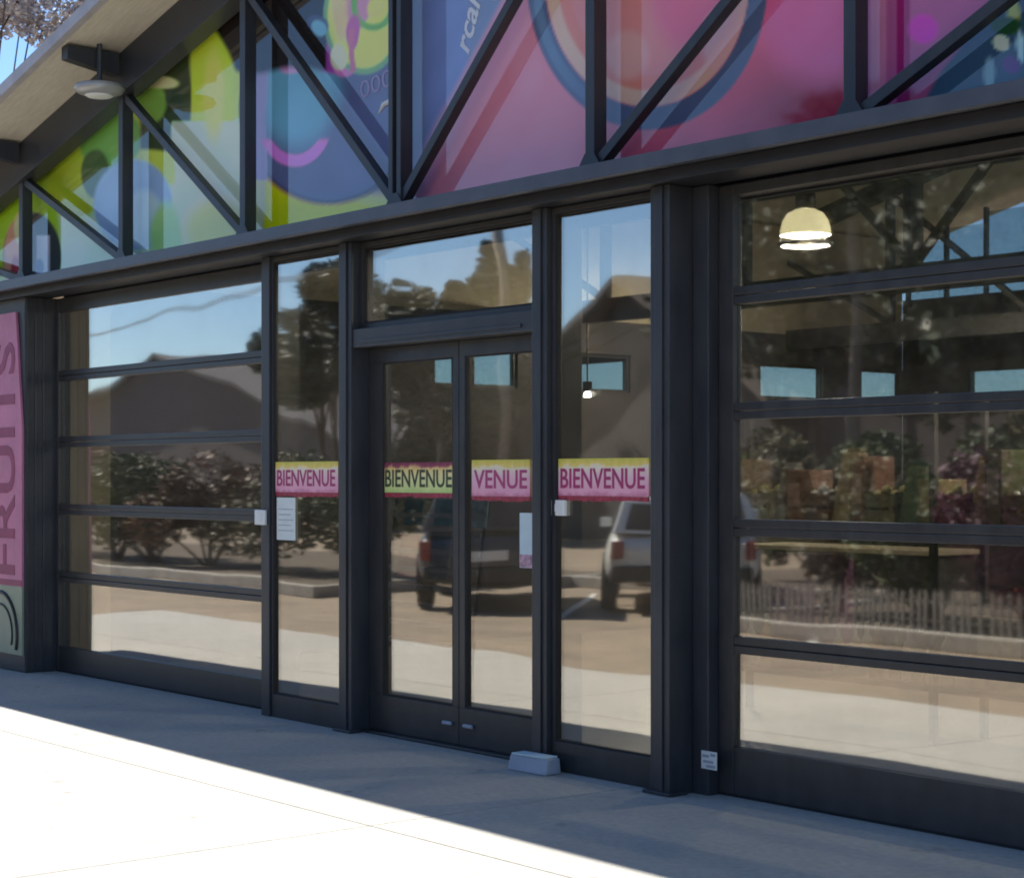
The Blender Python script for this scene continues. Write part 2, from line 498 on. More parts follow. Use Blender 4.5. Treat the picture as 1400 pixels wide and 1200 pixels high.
roller('roll_up_door', XD1 + 0.12, XD1 + 3.9, [0.25, 0.76, 1.345, 1.925, 2.50, 3.0], 0.16, 0.10, 0.06)
steelbox('guide_channel', XD1 + 0.004, XD1 + 0.115, 0.06, 0.22, 0.0, TOP - 0.002)
steelbox('post', XD1 + 3.905, XD1 + 4.12, -0.10, 0.24, 0.0, TOP)
MB().box(XD1 + 4.125, XR, -0.15, 0.2, 0.0, TOP).build('side_bay_wall', M['bay'], shop, bevel=0.01)

# gable wall behind the mural, other walls
gw = MB().prism([(XL, 3.172), (XR, 3.172), (XR, soffit(XR) - 0.002), (RIDGE, soffit(RIDGE) - 0.002), (XL, soffit(XL) - 0.002)], 0.145, 0.23)
gw.build('gable_wall', M['tan_wall'], shop)
LW = px0 + 0.012
# left inner wall: dark panelling, daylit strip by the front made tan, row of high windows
wins = []
for a, b in ((594, 628), (648, 708), (783, 862), (985, 1010), (1040, 1126), (1178, 1256)):
    def depth_at(px):
        a_ = (px - 700)/F; dx, dy = FX + FY*a_, FY - FX*a_
        return LW/dx*dy - D
    wins.append((depth_at(a), depth_at(b)))
WZ0, WZ1 = 2.47, 2.86
wl = MB()
ys = [0.602] + [v for w_ in wins for v in w_] + [BACK]
for i in range(0, len(ys), 2):
    wl.box(LW - 0.12, LW, ys[i], ys[i+1], WZ0, WZ1)
wl.box(LW - 0.12, LW, 0.602, BACK, 0.0, WZ0)
wl.box(LW - 0.12, LW, 0.602, BACK, WZ1, 3.2)
MB().box(LW - 0.12, LW + 0.002, 0.235, 0.60, 0.0, 3.2).build('daylit_wall_strip', M['tan_wall'], shop)  # wall strip by the front made tan, daylight on it put into the colour
wl.build('side_wall', M['dark_wall'], shop)
MB().box(LW - 0.118, LW - 0.004, 0.235, BACK, 3.2, soffit(LW - 0.12) - 0.01).build('side_wall_top', M['tan_wall'], shop)
for (a, b) in wins:
    e = part_empty('high_window', shop)
    f = MB(); t = 0.03
    f.box(LW - 0.09, LW - 0.03, a + 0.001, b - 0.001, WZ0 + 0.001, WZ0 + t); f.box(LW - 0.09, LW - 0.03, a + 0.001, b - 0.001, WZ1 - t, WZ1 - 0.001)
    f.box(LW - 0.09, LW - 0.03, a + 0.001, a + t, WZ0 + t, WZ1 - t); f.box(LW - 0.09, LW - 0.03, b - t, b - 0.001, WZ0 + t, WZ1 - t)
    f.build('frame', M['steel2'], e)
    MB().box(LW - 0.064, LW - 0.056, a + t, b - t, WZ0 + t, WZ1 - t).build('pane', M['clear'], e, fix=False)
MB().box(XR - 0.12, XR, 0.235, BACK, 0.0, soffit(XR) - 0.01).build('side_wall', M['dark_wall'], shop)
# back wall with a glazed gable
bw0, bw1 = X(1322, BACK), X(1470, BACK)
bwm = MB(); bwm.box(LW, XR, BACK + 0.002, BACK + 0.15, 0.0, 2.5); bwm.box(LW, XR, BACK + 0.002, BACK + 0.15, 2.84, 3.7)
bwm.box(LW, bw0, BACK + 0.002, BACK + 0.15, 2.5, 2.84); bwm.box(bw1, XR, BACK + 0.002, BACK + 0.15, 2.5, 2.84)
bwm.build('back_wall', M['dark_wall'], shop)
e = part_empty('high_window', shop)
fm_ = MB(); fm_.box(bw0 + 0.001, bw1 - 0.001, BACK + 0.03, BACK + 0.09, 2.501, 2.53); fm_.box(bw0 + 0.001, bw1 - 0.001, BACK + 0.03, BACK + 0.09, 2.81, 2.839)
fm_.box(bw0 + 0.001, bw0 + 0.03, BACK + 0.03, BACK + 0.09, 2.53, 2.81); fm_.box(bw1 - 0.03, bw1 - 0.001, BACK + 0.03, BACK + 0.09, 2.53, 2.81)
fm_.build('frame', M['steel2'], e)
MB().box(bw0 + 0.03, bw1 - 0.03, BACK + 0.056, BACK + 0.064, 2.53, 2.81).build('pane', M['clear'], e, fix=False)
e = part_empty('gable_window', shop)
x = LW + 0.03
while x < -2.6:
    x2 = x + 0.56
    zt = min(soffit(x), soffit(x2)) - 0.03
    MB().box(x, x + 0.04, BACK + 0.02, BACK + 0.08, 3.702, zt).build('mullion', M['steel2'], e)
    MB().box(x + 0.04, x2, BACK + 0.045, BACK + 0.053, 3.702, zt - 0.05).build('pane', M['clear'], e, fix=False)
    x = x2
MB().box(-2.6, XR, BACK + 0.002, BACK + 0.15, 3.702, soffit(XR) - 0.02).build('back_wall', M['tan_wall'], shop)
MB().box(LW, XR - 0.12, 0.20, BACK, 0.001, 0.006).build('shop_floor', M['floor'], shop)

# roof: two slopes, beige boards below, light metal fascia
OUT = -0.52
for sgn in (-1, 1):
    xe = RIDGE + sgn * 9.75
    ze, zr = soffit(xe), soffit(RIDGE)
    s0 = MB().hexa([(xe, OUT, ze), (RIDGE, OUT, zr), (RIDGE, BACK + 0.5, zr), (xe, BACK + 0.5, ze),
                    (xe, OUT, ze + 0.03), (RIDGE, OUT, zr + 0.03), (RIDGE, BACK + 0.5, zr + 0.03), (xe, BACK + 0.5, ze + 0.03)])
    s0.build('soffit_boarding', M['soffit'], shop)
    s1 = MB().hexa([(xe - 0.02*sgn*-1, OUT - 0.03, ze + 0.032), (RIDGE, OUT - 0.03, zr + 0.032), (RIDGE, BACK + 0.52, zr + 0.032), (xe, BACK + 0.52, ze + 0.032),
                    (xe, OUT - 0.03, ze + 0.07), (RIDGE, OUT - 0.03, zr + 0.07), (RIDGE, BACK + 0.52, zr + 0.07), (xe, BACK + 0.52, ze + 0.07)])
    s1.build('roof_slope', M['roof'], shop)
    s2 = MB().hexa([(xe, OUT - 0.062, ze - 0.012), (RIDGE, OUT - 0.062, zr - 0.012), (RIDGE, OUT - 0.004, zr - 0.012), (xe, OUT - 0.004, ze - 0.012),
                    (xe, OUT - 0.062, ze + 0.08), (RIDGE, OUT - 0.062, zr + 0.08), (RIDGE, OUT - 0.034, zr + 0.08), (xe, OUT - 0.034, ze + 0.08)])
    s2.build('fascia', M['fascia'], shop)

# ------------------------------------------------------------------ trusses
NODES = [RIDGE + k * 1.775 for k in range(-5, 6)]
def make_truss(label, y, front):
    t = thing('roof_truss', label, 'truss', (0, y, 0))
    for sgn in (-1, 1):
        xe = RIDGE + sgn * 9.4
        a, b = (xe, soffit(xe)), (RIDGE, soffit(RIDGE))
        dz = 0.33 if front else 0.2
        MB().hexa([(a[0], -0.055, a[1] - dz), (b[0], -0.055, b[1] - dz), (b[0], 0.055, b[1] - dz), (a[0], 0.055, a[1] - dz),
                   (a[0], -0.055, a[1] - 0.004), (b[0], -0.055, b[1] - 0.004), (b[0], 0.055, b[1] - 0.004), (a[0], 0.055, a[1] - 0.004)]).build('top_chord', M['steel'], t, bevel=0.004)
        # flange along the chord
        MB().hexa([(a[0], -0.075, a[1] - dz - 0.004), (b[0], -0.075, b[1] - dz - 0.004), (b[0], 0.075, b[1] - dz - 0.004), (a[0], 0.075, a[1] - dz - 0.004),
                   (a[0], -0.075, a[1] - dz + 0.012), (b[0], -0.075, b[1] - dz + 0.012), (b[0], 0.075, b[1] - dz + 0.012), (a[0], 0.075, a[1] - dz + 0.012)]).build('flange', M['steel'], t)
    zb = 3.172
    MB().box(XL + 0.05, XR - 0.15, -0.06, 0.06, zb if front else zb - 0.14, zb + 0.07).build('bottom_chord', M['steel'], t, bevel=0.004)
    zb = zb + 0.07
    dz = 0.33 if front else 0.2
    for i, x in enumerate(NODES):
        zt = soffit(x) - dz
        if zt - zb < 0.15: continue
        if i == 5:
            for s in (-1, 1):
                MB().box(x + s*0.043 - 0.022, x + s*0.043 + 0.022, -0.045, 0.045, zb, zt).build('vertical', M['steel'], t, bevel=0.003)
        else:
            MB().box(x - 0.036, x + 0.036, -0.045, 0.045, zb, zt).build('vertical', M['steel'], t, bevel=0.004)
        MB().prism([(x - 0.09, zb - 0.004), (x + 0.09, zb - 0.004), (x + 0.035, zb + 0.07), (x - 0.035, zb + 0.07)], -0.050, -0.0455).build('gusset_plate', M['steel'], t)
    for i in range(10):
        a, b = NODES[i], NODES[i+1]
        # diagonals fall towards the centre
        if i < 5: top, bot = a, b
        else: top, bot = b, a
        zt = soffit(top) - dz
        if zt - zb < 0.2: continue
        p = Vector((top, 0, zt + 0.02)); q = Vector((bot, 0, zb - 0.01))
        dr = (q - p).normalized()
        MB().bar(p + dr*0.03, q - dr*0.05, 0.056, 0.065).build('diagonal', M['steel'], t, bevel=0.003)
    return t
make_truss('dark steel gable truss standing just in front of the colourful mural', 0.0, True)
make_truss('first dark steel truss inside the shop behind the glass front', 4.9, False)
make_truss('dark steel truss deepest inside the shop near the glazed back gable', 9.0, False)
# outriggers under the roof edge
for x in NODES:
    zt = soffit(x) - 0.012
    MB().hexa([(x-0.05, OUT + 0.02, zt - 0.10), (x+0.05, OUT + 0.02, zt - 0.10), (x+0.05, -0.08, zt - 0.17), (x-0.05, -0.08, zt - 0.17),
               (x-0.05, OUT + 0.02, zt), (x+0.05, OUT + 0.02, zt), (x+0.05, -0.08, zt), (x-0.05, -0.08, zt)]).build('outrigger', M['steel'], shop, bevel=0.004)

# ------------------------------------------------------------------ mural
def smooth(a, b, v):
    t = np.clip((v - a) / (b - a), 0, 1)
    return t * t * (3 - 2 * t)
def build_mural():
    YM = 0.128
    nx, nz = 1250, 200
    xs = np.linspace(XL + 0.02, XR - 0.02, nx)
    vs = np.linspace(0, 1, nz)
    top = np.array([soffit(x_) - 0.006 for x_ in xs])
    XX = np.repeat(xs[:, None], nz, 1)
    ZZ = 3.175 + (top[:, None] - 3.175) * vs[None, :]
    # picture coordinates of the artwork, frozen beyond its right-hand part
    xc = np.minimum(XX, -3.6)
    z_ = xc*FX + (YM + D)*FY
    r_ = xc*FY - (YM + D)*FX
    U = 700 + F*r_/z_
    V = 651 - F*(ZZ - EYE)/z_
    c = np.zeros((nx, nz, 3))
    rng = np.random.RandomState(3)
    def nse(sx, sy, seed, amp):
        rr = np.random.RandomState(seed); o = np.zeros_like(U)
        for k in range(7):
            a, b, p = rr.uniform(-1, 1), rr.uniform(-1, 1), rr.uniform(0, 6.28)
            o += np.sin(U*a/sx + V*b/sy + p)
        return o/7*amp
    U2, V2 = U + nse(14, 12, 1, 7), V + nse(12, 14, 2, 7)
    def put(mask, col, k=1.0):
        cc = np.array(lin((col[0]/255, col[1]/255, col[2]/255)))
        m = np.clip(mask, 0, 1)[..., None]*k
        c[:] = c*(1-m) + cc*m
    def ell(cx, cy, rx, ry, soft=4, wob=False):
        soft *= 0.45
        u, v = (U2, V2) if wob else (U, V)
        d = np.sqrt(((u-cx)/rx)**2 + ((v-cy)/ry)**2)
        return 1 - smooth(1 - soft/min(rx, ry), 1 + soft/min(rx, ry), d)
    def ring(cx, cy, rx, ry, wd, soft=4):
        soft *= 0.5
        d = (np.sqrt(((U-cx)/rx)**2 + ((V-cy)/ry)**2) - 1)*min(rx, ry)
        return 1 - smooth(wd - soft, wd + soft, np.abs(d))
    def rect(x0, x1, y0, y1, soft=4, wob=True):
        soft *= 0.45
        u, v = (U2, V2) if wob else (U, V)
        return smooth(x0-soft, x0+soft, u)*(1-smooth(x1-soft, x1+soft, u))*smooth(y0-soft, y0+soft, v)*(1-smooth(y1-soft, y1+soft, v))
    def half(x0, y0, x1, y1, soft=4):
        nx_, ny_ = y1-y0, -(x1-x0); l = math.hypot(nx_, ny_)
        return smooth(-soft, soft, ((U2-x0)*nx_ + (V2-y0)*ny_)/l)
    # ground colours, left to right
    put(np.ones_like(U), (168, 190, 92))
    put(smooth(560, 640, U), (168, 118, 168))
    put(rect(-400, 130, 200, 500, 40), (150, 178, 70))
    put(ell(30, 300, 60, 60, 25, True), (138, 180, 60))
    put(rect(84, 335, 255, 420, 10)*half(70, 250, 150, 400), (176, 226, 196))
    put(rect(80, 170, 290, 420, 12), (178, 226, 190))
    put(ell(105, 262, 38, 36, 10, True), (156, 176, 62))
    put(ell(150, 190, 42, 46, 8, True), (104, 158, 92))
    put(ell(132, 238, 20, 34, 5, True), (66, 92, 60))
    put(ell(182, 280, 54, 62, 8), (134, 164, 214))
    put(ell(196, 300, 26, 40, 12), (168, 196, 232))
    put(rect(190, 262, 60, 205, 8), (52, 64, 48))
    put(ell(205, 140, 22, 30, 8, True), (120, 160, 84))
    put(ell(218, 112, 26, 9, 4, True), (196, 216, 160))
    put(ell(240, 175, 16, 26, 6, True), (60, 74, 62))
    put(ell(238, 135, 12, 14, 5, True), (52, 66, 56))
    put(rect(236, 345, 165, 420, 5)*(1-ell(182, 280, 54, 62, 8)), (176, 226, 186))
    put(ell(228, 320, 24, 40, 14, True), (150, 210, 140))
    put(ell(300, 316, 46, 42, 26), (236, 226, 120))
    put(rect(262, 320, 18, 166, 3, False), (168, 196, 76))
    put(ell(292, 130, 14, 60, 12), (186, 212, 110))
    # ellipse with two halves at the far left
    put(ell(44, 352, 40, 62, 4), (52, 60, 66))
    put(ell(22, 356, 17, 54, 4)*rect(0, 40, 280, 420, 3, False), (196, 140, 128))
    put(ell(18, 380, 8, 30, 4, True), (150, 66, 84))
    put(ell(28, 316, 9, 24, 4, True), (226, 188, 156))
    put(rect(50, 68, 322, 400, 4, False), (176, 184, 216))
    put(ell(54, 366, 6, 12, 3), (84, 108, 168))
    # yellow band below the slate disc
    put(rect(332, 600, 200, 420, 3), (252, 216, 30))
    put(ell(372, 290, 30, 66, 10), (255, 206, 20))
    put(ell(520, 268, 50, 14, 10), (240, 222, 90))
    put(rect(340, 362, 200, 330, 4), (228, 232, 190), 0.7)
    # slate disc
    put(ell(448, 150, 118, 128, 3), (84, 92, 136))
    put(ell(405, 120, 60, 80, 40), (98, 150, 190))
    put(ell(520, 200, 70, 70, 40), (88, 98, 146))
    put(ring(448, 150, 118, 128, 4, 3), (56, 58, 86), 0.7)
    put(rect(342, 364, 80, 250, 4), (142, 140, 200))
    put(rect(545, 720, -60, 340, 5), (100, 116, 160))
    put(rect(578, 640, -60, 300, 18), (98, 116, 176))
    put(ring(403, 160, 46, 60, 6, 4)*smooth(186, 198, V), (206, 120, 208))
    put(ell(398, 92, 18, 12, 6, True), (176, 140, 200))
    put(ell(452, 78, 26, 20, 10, True), (142, 70, 160))
    put(ell(470, 92, 14, 10, 6, True), (196, 120, 190))
    # dark grey area under the roof
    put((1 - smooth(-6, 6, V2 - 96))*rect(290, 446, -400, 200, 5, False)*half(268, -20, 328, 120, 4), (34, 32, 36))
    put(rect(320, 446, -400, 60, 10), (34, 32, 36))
    # lime disc with purple strokes
    put(ell(497, 22, 52, 76, 4), (198, 228, 110))
    put(ring(497, 22, 52, 76, 3, 3), (112, 160, 120))
    put(ell(468, 10, 12, 50, 6, True), (226, 190, 150))
    put(ell(490, 10, 16, 30, 8, True), (184, 140, 180))
    put(ring(510, 8, 26, 30, 4, 3), (110, 168, 84))
    put(ell(484, 44, 10, 24, 4, True), (170, 100, 168))
    put(rect(478, 486, 40, 96, 3), (178, 112, 150))
    put(ell(463, 76, 12, 16, 5, True), (222, 226, 190))
    put(ell(512, 14, 12, 14, 4, True), (222, 200, 120))
    put(ell(436, 34, 14, 14, 5, True), (60, 70, 110))
    put(ell(437, 40, 10, 12, 4, True), (112, 168, 206))
    # handwriting ground and pale diagonal sweep
    sweep = smooth(-4, 4, (U - 700) + (V - 0)*0.55)
    put(sweep*smooth(590, 610, U), (182, 130, 174))
    put((1 - smooth(0, 26, np.abs((U - 706) + V*0.55)))*smooth(560, 600, U), (190, 160, 190), 0.8)
    # pink field
    field = smooth(640, 700, U + V*0.35)*smooth(-8, 8, (U - 690) + V*0.55)
    put(field, (186, 112, 140))
    put(field*smooth(780, 1000, U), (200, 92, 124))
    put(field*smooth(880, 1120, U)*smooth(0, 150, V), (132, 48, 74))
    put(field*smooth(760, 900, U)*smooth(150, 230, V), (140, 62, 104), 0.7)
    put(ell(1130, 20, 90, 90, 70), (184, 92, 146))
    put(ell(720, 60, 24, 70, 20), (200, 120, 150), 0.6)
    # big ring with orange and pink heart
    put(ell(885, -28, 150, 186, 4), (232, 118, 128))
    put(ring(885, -28, 132, 164, 12, 6), (244, 150, 150))
    put(ring(885, -28, 114, 142, 8, 5), (236, 112, 112), 0.9)
    put(ell(940, -10, 50, 80, 34), (214, 96, 130))
    put(ell(858, 76, 30, 34, 16), (238, 140, 150), 0.7)
    put(ell(990, 60, 30, 46, 18), (236, 146, 160))
    put(ring(885, -28, 152, 190, 13, 4), (72, 84, 122))
    put(ring(885, -28, 152, 190, 6, 5)*smooth(860, 700, U), (84, 110, 150))
    # right-hand magenta and teal
    put(smooth(1172, 1190, U), (146, 80, 132))
    put(rect(1190, 1212, -200, 240, 5, False), (176, 120, 160), 0.7)
    put(rect(1226, 1244, -200, 240, 4, False), (128, 36, 100))
    put(ell(1262, 40, 20, 20, 10), (180, 60, 176))
    teal = smooth(-5, 5, (U2 - 1330) + (V2 - 30)*0.62)
    put(teal, (52, 78, 112))
    put(teal*smooth(1370, 1440, U), (44, 62, 84))
    put(ell(1368, 58, 12, 12, 4, True), (176, 214, 190))
    put(ell(1384, 20, 9, 22, 4, True), (150, 168, 96))
    put(ell(1374, 34, 22, 12, 5, True), (34, 70, 48))
    put(ell(1394, 62, 5, 22, 3, True), (150, 190, 214))
    put(ell(1352, 100, 7, 20, 4, True), (110, 144, 172))
    put(ell(1380, 88, 12, 12, 5, True), (86, 66, 130))
    put(ell(1460, 40, 40, 60, 9, True), (120, 60, 130))
    # spray-paint unevenness in the colour itself
    c *= (1 + nse(60, 50, 5, 0.28) + nse(9, 9, 6, 0.10))[..., None]
    g_ = c.mean(-1, keepdims=True)
    c[:] = np.maximum(0.003, g_ + (c - g_)*1.08)*1.66*np.array([1.10, 1.0, 0.76])
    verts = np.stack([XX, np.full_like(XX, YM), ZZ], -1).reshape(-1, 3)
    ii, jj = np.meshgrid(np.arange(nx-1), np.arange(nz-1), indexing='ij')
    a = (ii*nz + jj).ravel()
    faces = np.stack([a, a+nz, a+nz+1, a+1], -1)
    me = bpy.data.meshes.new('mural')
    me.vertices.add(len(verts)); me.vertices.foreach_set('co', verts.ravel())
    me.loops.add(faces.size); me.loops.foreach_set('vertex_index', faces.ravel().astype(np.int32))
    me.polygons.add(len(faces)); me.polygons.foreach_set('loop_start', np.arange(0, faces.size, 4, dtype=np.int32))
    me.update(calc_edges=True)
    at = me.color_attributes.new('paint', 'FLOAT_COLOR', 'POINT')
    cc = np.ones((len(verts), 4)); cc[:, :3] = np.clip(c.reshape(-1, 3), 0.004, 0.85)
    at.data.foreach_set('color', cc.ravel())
    m = bpy.data.materials.new('mural_paint'); m.use_nodes = True
    n = m.node_tree; b = n.nodes['Principled BSDF']
    ca = n.nodes.new('ShaderNodeAttribute'); ca.attribute_name = 'paint'
    n.links.new(ca.outputs['Color'], b.inputs['Base Color'])
    b.inputs['Roughness'].default_value = 0.04
    b.inputs['IOR'].default_value = 1.62
    me.materials.append(m)
    root = thing('mural', 'glossy mural of bright discs, rings and pink and lime fields behind the truss', 'mural')
    o = bpy.data.objects.new('painted_panel', me); COL.objects.link(o); o.parent = root
    return root
mural = build_mural()
M['hand_white'] = mat('white_brush_paint', (0.72, 0.76, 0.84), 0.5)
M['hand_mauve'] = mat('mauve_brush_paint', (0.36, 0.33, 0.56), 0.5)
p = pix(640, 38, 0.126)
text_mesh('lettering', 'rcal', 0.21, M['hand_white'], mural, face_at(p.x, 0.126, p.z, R(68)), sx=1.0, extrude=0.001, shear=0.3, bold=0.004)
p = pix(514, 116, 0.126)
text_mesh('lettering', '000', 0.16, M['hand_mauve'], mural, face_at(p.x, 0.126, p.z, R(6)), sx=1.5, extrude=0.001)
p = pix(529, 146, 0.126)
MB().tube([p + Vector((-0.09, 0, -0.03)), p + Vector((-0.03, 0, 0.02)), p + Vector((0.05, 0, 0.03)), p + Vector((0.10, 0, 0.015))], [0.004, 0.018, 0.02, 0.004]).build('brush_stroke', M['hand_white'], mural)

# ------------------------------------------------------------------ small things on the front
def banner(label, x0, x1, y, text, tone, z0=1.495, z1=1.695, tx=None, colr=(0.40, 0.03, 0.14)):
    t = thing('welcome_banner', label, 'banner', ((x0+x1)/2, y, z0))
    w2, h = (x1-x0)/2, z1-z0
    m1 = bpy.data.materials.new('banner_print'); m1.use_nodes = True
    n = m1.node_tree; b = n.nodes['Principled BSDF']; b.inputs['Roughness'].default_value = 0.5
    tc = n.nodes.new('ShaderNodeTexCoord'); sp = n.nodes.new('ShaderNodeSeparateXYZ')
    nz = n.nodes.new('ShaderNodeTexNoise'); nz.inputs['Scale'].default_value = 16
    n.links.new(tc.outputs['Object'], nz.inputs[0])
    ad = n.nodes.new('ShaderNodeMath'); ad.operation = 'MULTIPLY_ADD'; ad.inputs[1].default_value = 0.07; 
    n.links.new(nz.outputs['Fac'], ad.inputs[0])
    n.links.new(tc.outputs['Object'], sp.inputs[0]); n.links.new(sp.outputs['Z'], ad.inputs[2])
    mr = n.nodes.new('ShaderNodeMapRange'); mr.inputs['From Min'].default_value = 0.035; mr.inputs['From Max'].default_value = h + 0.035
    n.links.new(ad.outputs[0], mr.inputs[0])
    rp = n.nodes.new('ShaderNodeValToRGB'); cr = rp.color_ramp
    stops = {'pink': [(0, (0.62, 0.20, 0.30)), (0.12, (0.85, 0.38, 0.52)), (0.55, (0.86, 0.55, 0.60)), (0.78, (0.86, 0.74, 0.55)), (0.86, (0.82, 0.62, 0.14)), (1, (0.62, 0.56, 0.08))],
             'green': [(0, (0.50, 0.66, 0.20)), (0.2, (0.70, 0.76, 0.30)), (0.55, (0.86, 0.76, 0.36)), (0.8, (0.86, 0.60, 0.22)), (0.9, (0.32, 0.06, 0.10)), (1, (0.2, 0.03, 0.07))]}[tone]
    while len(cr.elements) < len(stops): cr.elements.new(0.5)
    for e_, (p_, c_) in zip(cr.elements, stops):
        e_.position = p_; e_.color = (*c_, 1)
    n.links.new(mr.outputs[0], rp.inputs[0]); n.links.new(rp.outputs[0], b.inputs['Base Color'])
    MB().box(-w2, w2, 0, 0.004, 0.0, h).build('film', m1, t)
    m2 = mat('banner_letters', colr, 0.5)
    lo = text_mesh('lettering', text, 0.15, m2, t, face_at(0, -0.0012, h*0.44), sx=1.0, extrude=0.0008, bold=0.002)
    d = lo.dimensions.x
    bb = [v.co.x for v in lo.data.vertices]
    k = (2*w2*0.92)/(max(bb)-min(bb))
    mid = (max(bb)+min(bb))/2
    for v in lo.data.vertices: v.co.x = (v.co.x - mid)*k
    # torn red fringe along the lower edge
    f = MB(); x = -w2
    rnd = random.Random(int(abs(x0)*1000))
    while x < w2 - 0.01:
        wd = rnd.uniform(0.02, 0.05); x2 = min(w2, x + wd)
        f.box(x + 0.002, x2, 0.0005, 0.0035, -rnd.uniform(0.022, 0.032), -0.001)
        x = x2
    f.build('red_border', mat('banner_red', (0.34, 0.03, 0.06), 0.5, var=0.4, scale=30), t)
    return t
YG = -0.012
banner('pink welcome banner on the narrow sidelight next to the roll-up door', XA1 + 0.025, X(462, YG), YG, 'BIENVENUE', 'pink')
banner('yellow and green welcome banner on the sliding door leaf beside the dark jamb', X(523, 0.085), X(622, 0.085), 0.085, 'BIENVENUE', 'green', 1.50, 1.685, colr=(0.05, 0.07, 0.03))
banner('short pink welcome banner on the sliding door leaf with the pale blue notice', X(645, 0.085), X(724, 0.085), 0.085, 'VENUE', 'pink', 1.485, 1.695, colr=(0.45, 0.05, 0.18))
banner('pink and orange welcome banner on the wide sidelight', XC1 + 0.034, X(887, YG), YG, 'BIENVENUE', 'pink')

def flat(name, label, cat, x0, x1, z0, z1, y, m, t=0.003, group=None):
    o = thing(name, label, cat, ((x0+x1)/2, y, z0), group=group)
    MB().box(-(x1-x0)/2, (x1-x0)/2, -t, 0, 0, z1-z0).build('sheet', m, o)
    return o
def zz(px, py, Y): return pix(px, py, Y).z
n1 = flat('paper_notice', 'pale paper notice below the banner on the narrow sidelight', 'notice', X(379, YG), X(404, YG), zz(390, 738, YG), zz(390, 680, YG), YG, M['paper'])
for k in range(5):
    MB().box(-0.09, 0.09 - 0.03*(k % 2), -0.0045, -0.0035, 0.06 + k*0.035, 0.066 + k*0.035).build('print_line', M['grey_plastic'], n1)
n2 = flat('paper_notice', 'tall pale blue notice with a pink foot on the sliding door', 'notice', X(711, 0.085), X(728, 0.085), zz(719, 776, 0.085), zz(719, 701, 0.085), 0.085, M['paper_blue'])
MB().box(-0.055, 0.055, -0.0045, -0.0032, 0.003, 0.075).build('pink_foot', mat('pink_print', (0.5, 0.30, 0.38), 0.7, var=0.6, scale=30), n2)
def card(label, px, py, w_, h_, Y):
    c_ = pix(px, py, Y)
    o = thing('switch_plate', label, 'plate', (c_.x, Y, c_.z))
    MB().box(-w_/2, w_/2, -0.018, 0, -h_/2, h_/2).build('cover', M['white'], o, bevel=0.004)
    MB().box(-w_/5, w_/5, -0.022, -0.0185, -h_/4, h_/4).build('rocker', M['white'], o, bevel=0.002)
card('small white plate on the post beside the narrow sidelight and roll-up door', 358, 707, 0.13, 0.10, -0.042)
card('small white plate on the wide sidelight just under its banner', 766, 694, 0.115, 0.085, -0.006)
c_ = pix(969, 1039, 0.055)
st = thing('sticker', 'small white printed sticker on the guide rail beside the big roll-up door', 'sticker', (c_.x, 0.0565, c_.z))
MB().box(-0.054, 0.054, 0, 0.0025, -0.045, 0.045).build('sheet', M['white'], st)
for k, (a, b, z) in enumerate(((-0.045, 0.0, 0.02), (0.01, 0.045, 0.028), (-0.04, 0.03, -0.008), (-0.02, 0.045, -0.03))):
    MB().box(a, b, -0.0015, -0.0005, z - 0.007, z + 0.007).build('print_line', M['grey_plastic'], st)
c_ = pix(730, 1047, -0.14)
ds = thing('door_stop', 'small grey block lying on the pavement at the foot of the door post', 'door stop', (c_.x, -0.14, 0.002), rz=R(4))
MB().hexa([(-0.15, -0.06, 0), (0.15, -0.06, 0), (0.15, 0.06, 0), (-0.15, 0.06, 0), (-0.145, -0.04, 0.085), (0.145, -0.04, 0.085), (0.145, 0.055, 0.085), (-0.145, 0.055, 0.085)]).build('block', M['grey_plastic'], ds, bevel=0.01)
MB().box(-0.13, 0.13, -0.045, 0.05, 0.0852, 0.095).build('pad', M['paper_blue'], ds, bevel=0.003)

# sign on the side bay
SY = -0.152
sg = thing('fruit_sign', 'tall pink sign with dark red upright lettering on the side bay wall', 'sign', (0, 0, 0))
sx1 = X(33, SY)
z0, z1 = zz(16, 893, SY), zz(16, 428, SY)
M['sign_pink'] = mat('sign_pink', (0.52, 0.17, 0.29), 0.5, var=0.15, scale=3)
M['sign_red'] = mat('sign_red', (0.27, 0.03, 0.10), 0.5, var=0.15, scale=8)
M['sign_green'] = mat('sign_pale_green', (0.28, 0.33, 0.23), 0.5, var=0.1, scale=4)
zg = zz(16, 800, SY)
MB().prism([(sx1 - 1.1, zg), (sx1, zg), (sx1, zg + 1.3), (sx1 - 0.12, z1), (sx1 - 1.1, z1)], SY - 0.02, SY - 0.001).build('pink_panel', M['sign_pink'], sg)
MB().box(sx1 - 1.1, sx1, SY - 0.02, SY - 0.001, z0, zg - 0.002).build('pale_panel', M['sign_green'], sg)
tx = text_mesh('lettering', 'FRUITS', 0.52, M['sign_red'], sg, face_at(sx1 - 0.30, SY - 0.0225, zg + (z1 - zg)*0.46, R(90)), sx=1.22, extrude=0.001, bold=0.008)
MB().box(sx1 - 1.1, sx1, SY - 0.023, SY - 0.0205, zg + 0.005, zg + 0.05).build('red_rule', M['sign_red'], sg)
cx, cz = sx1 - 0.42, z0 + 0.16
for rr, wd in ((0.34, 0.035), (0.24, 0.02)):
    MB().tube([(cx + rr*math.cos(q), SY - 0.022, cz + rr*math.sin(q)) for q in np.linspace(R(-20), R(150), 22)], wd/2).build('drawn_arc', M['black'], sg)

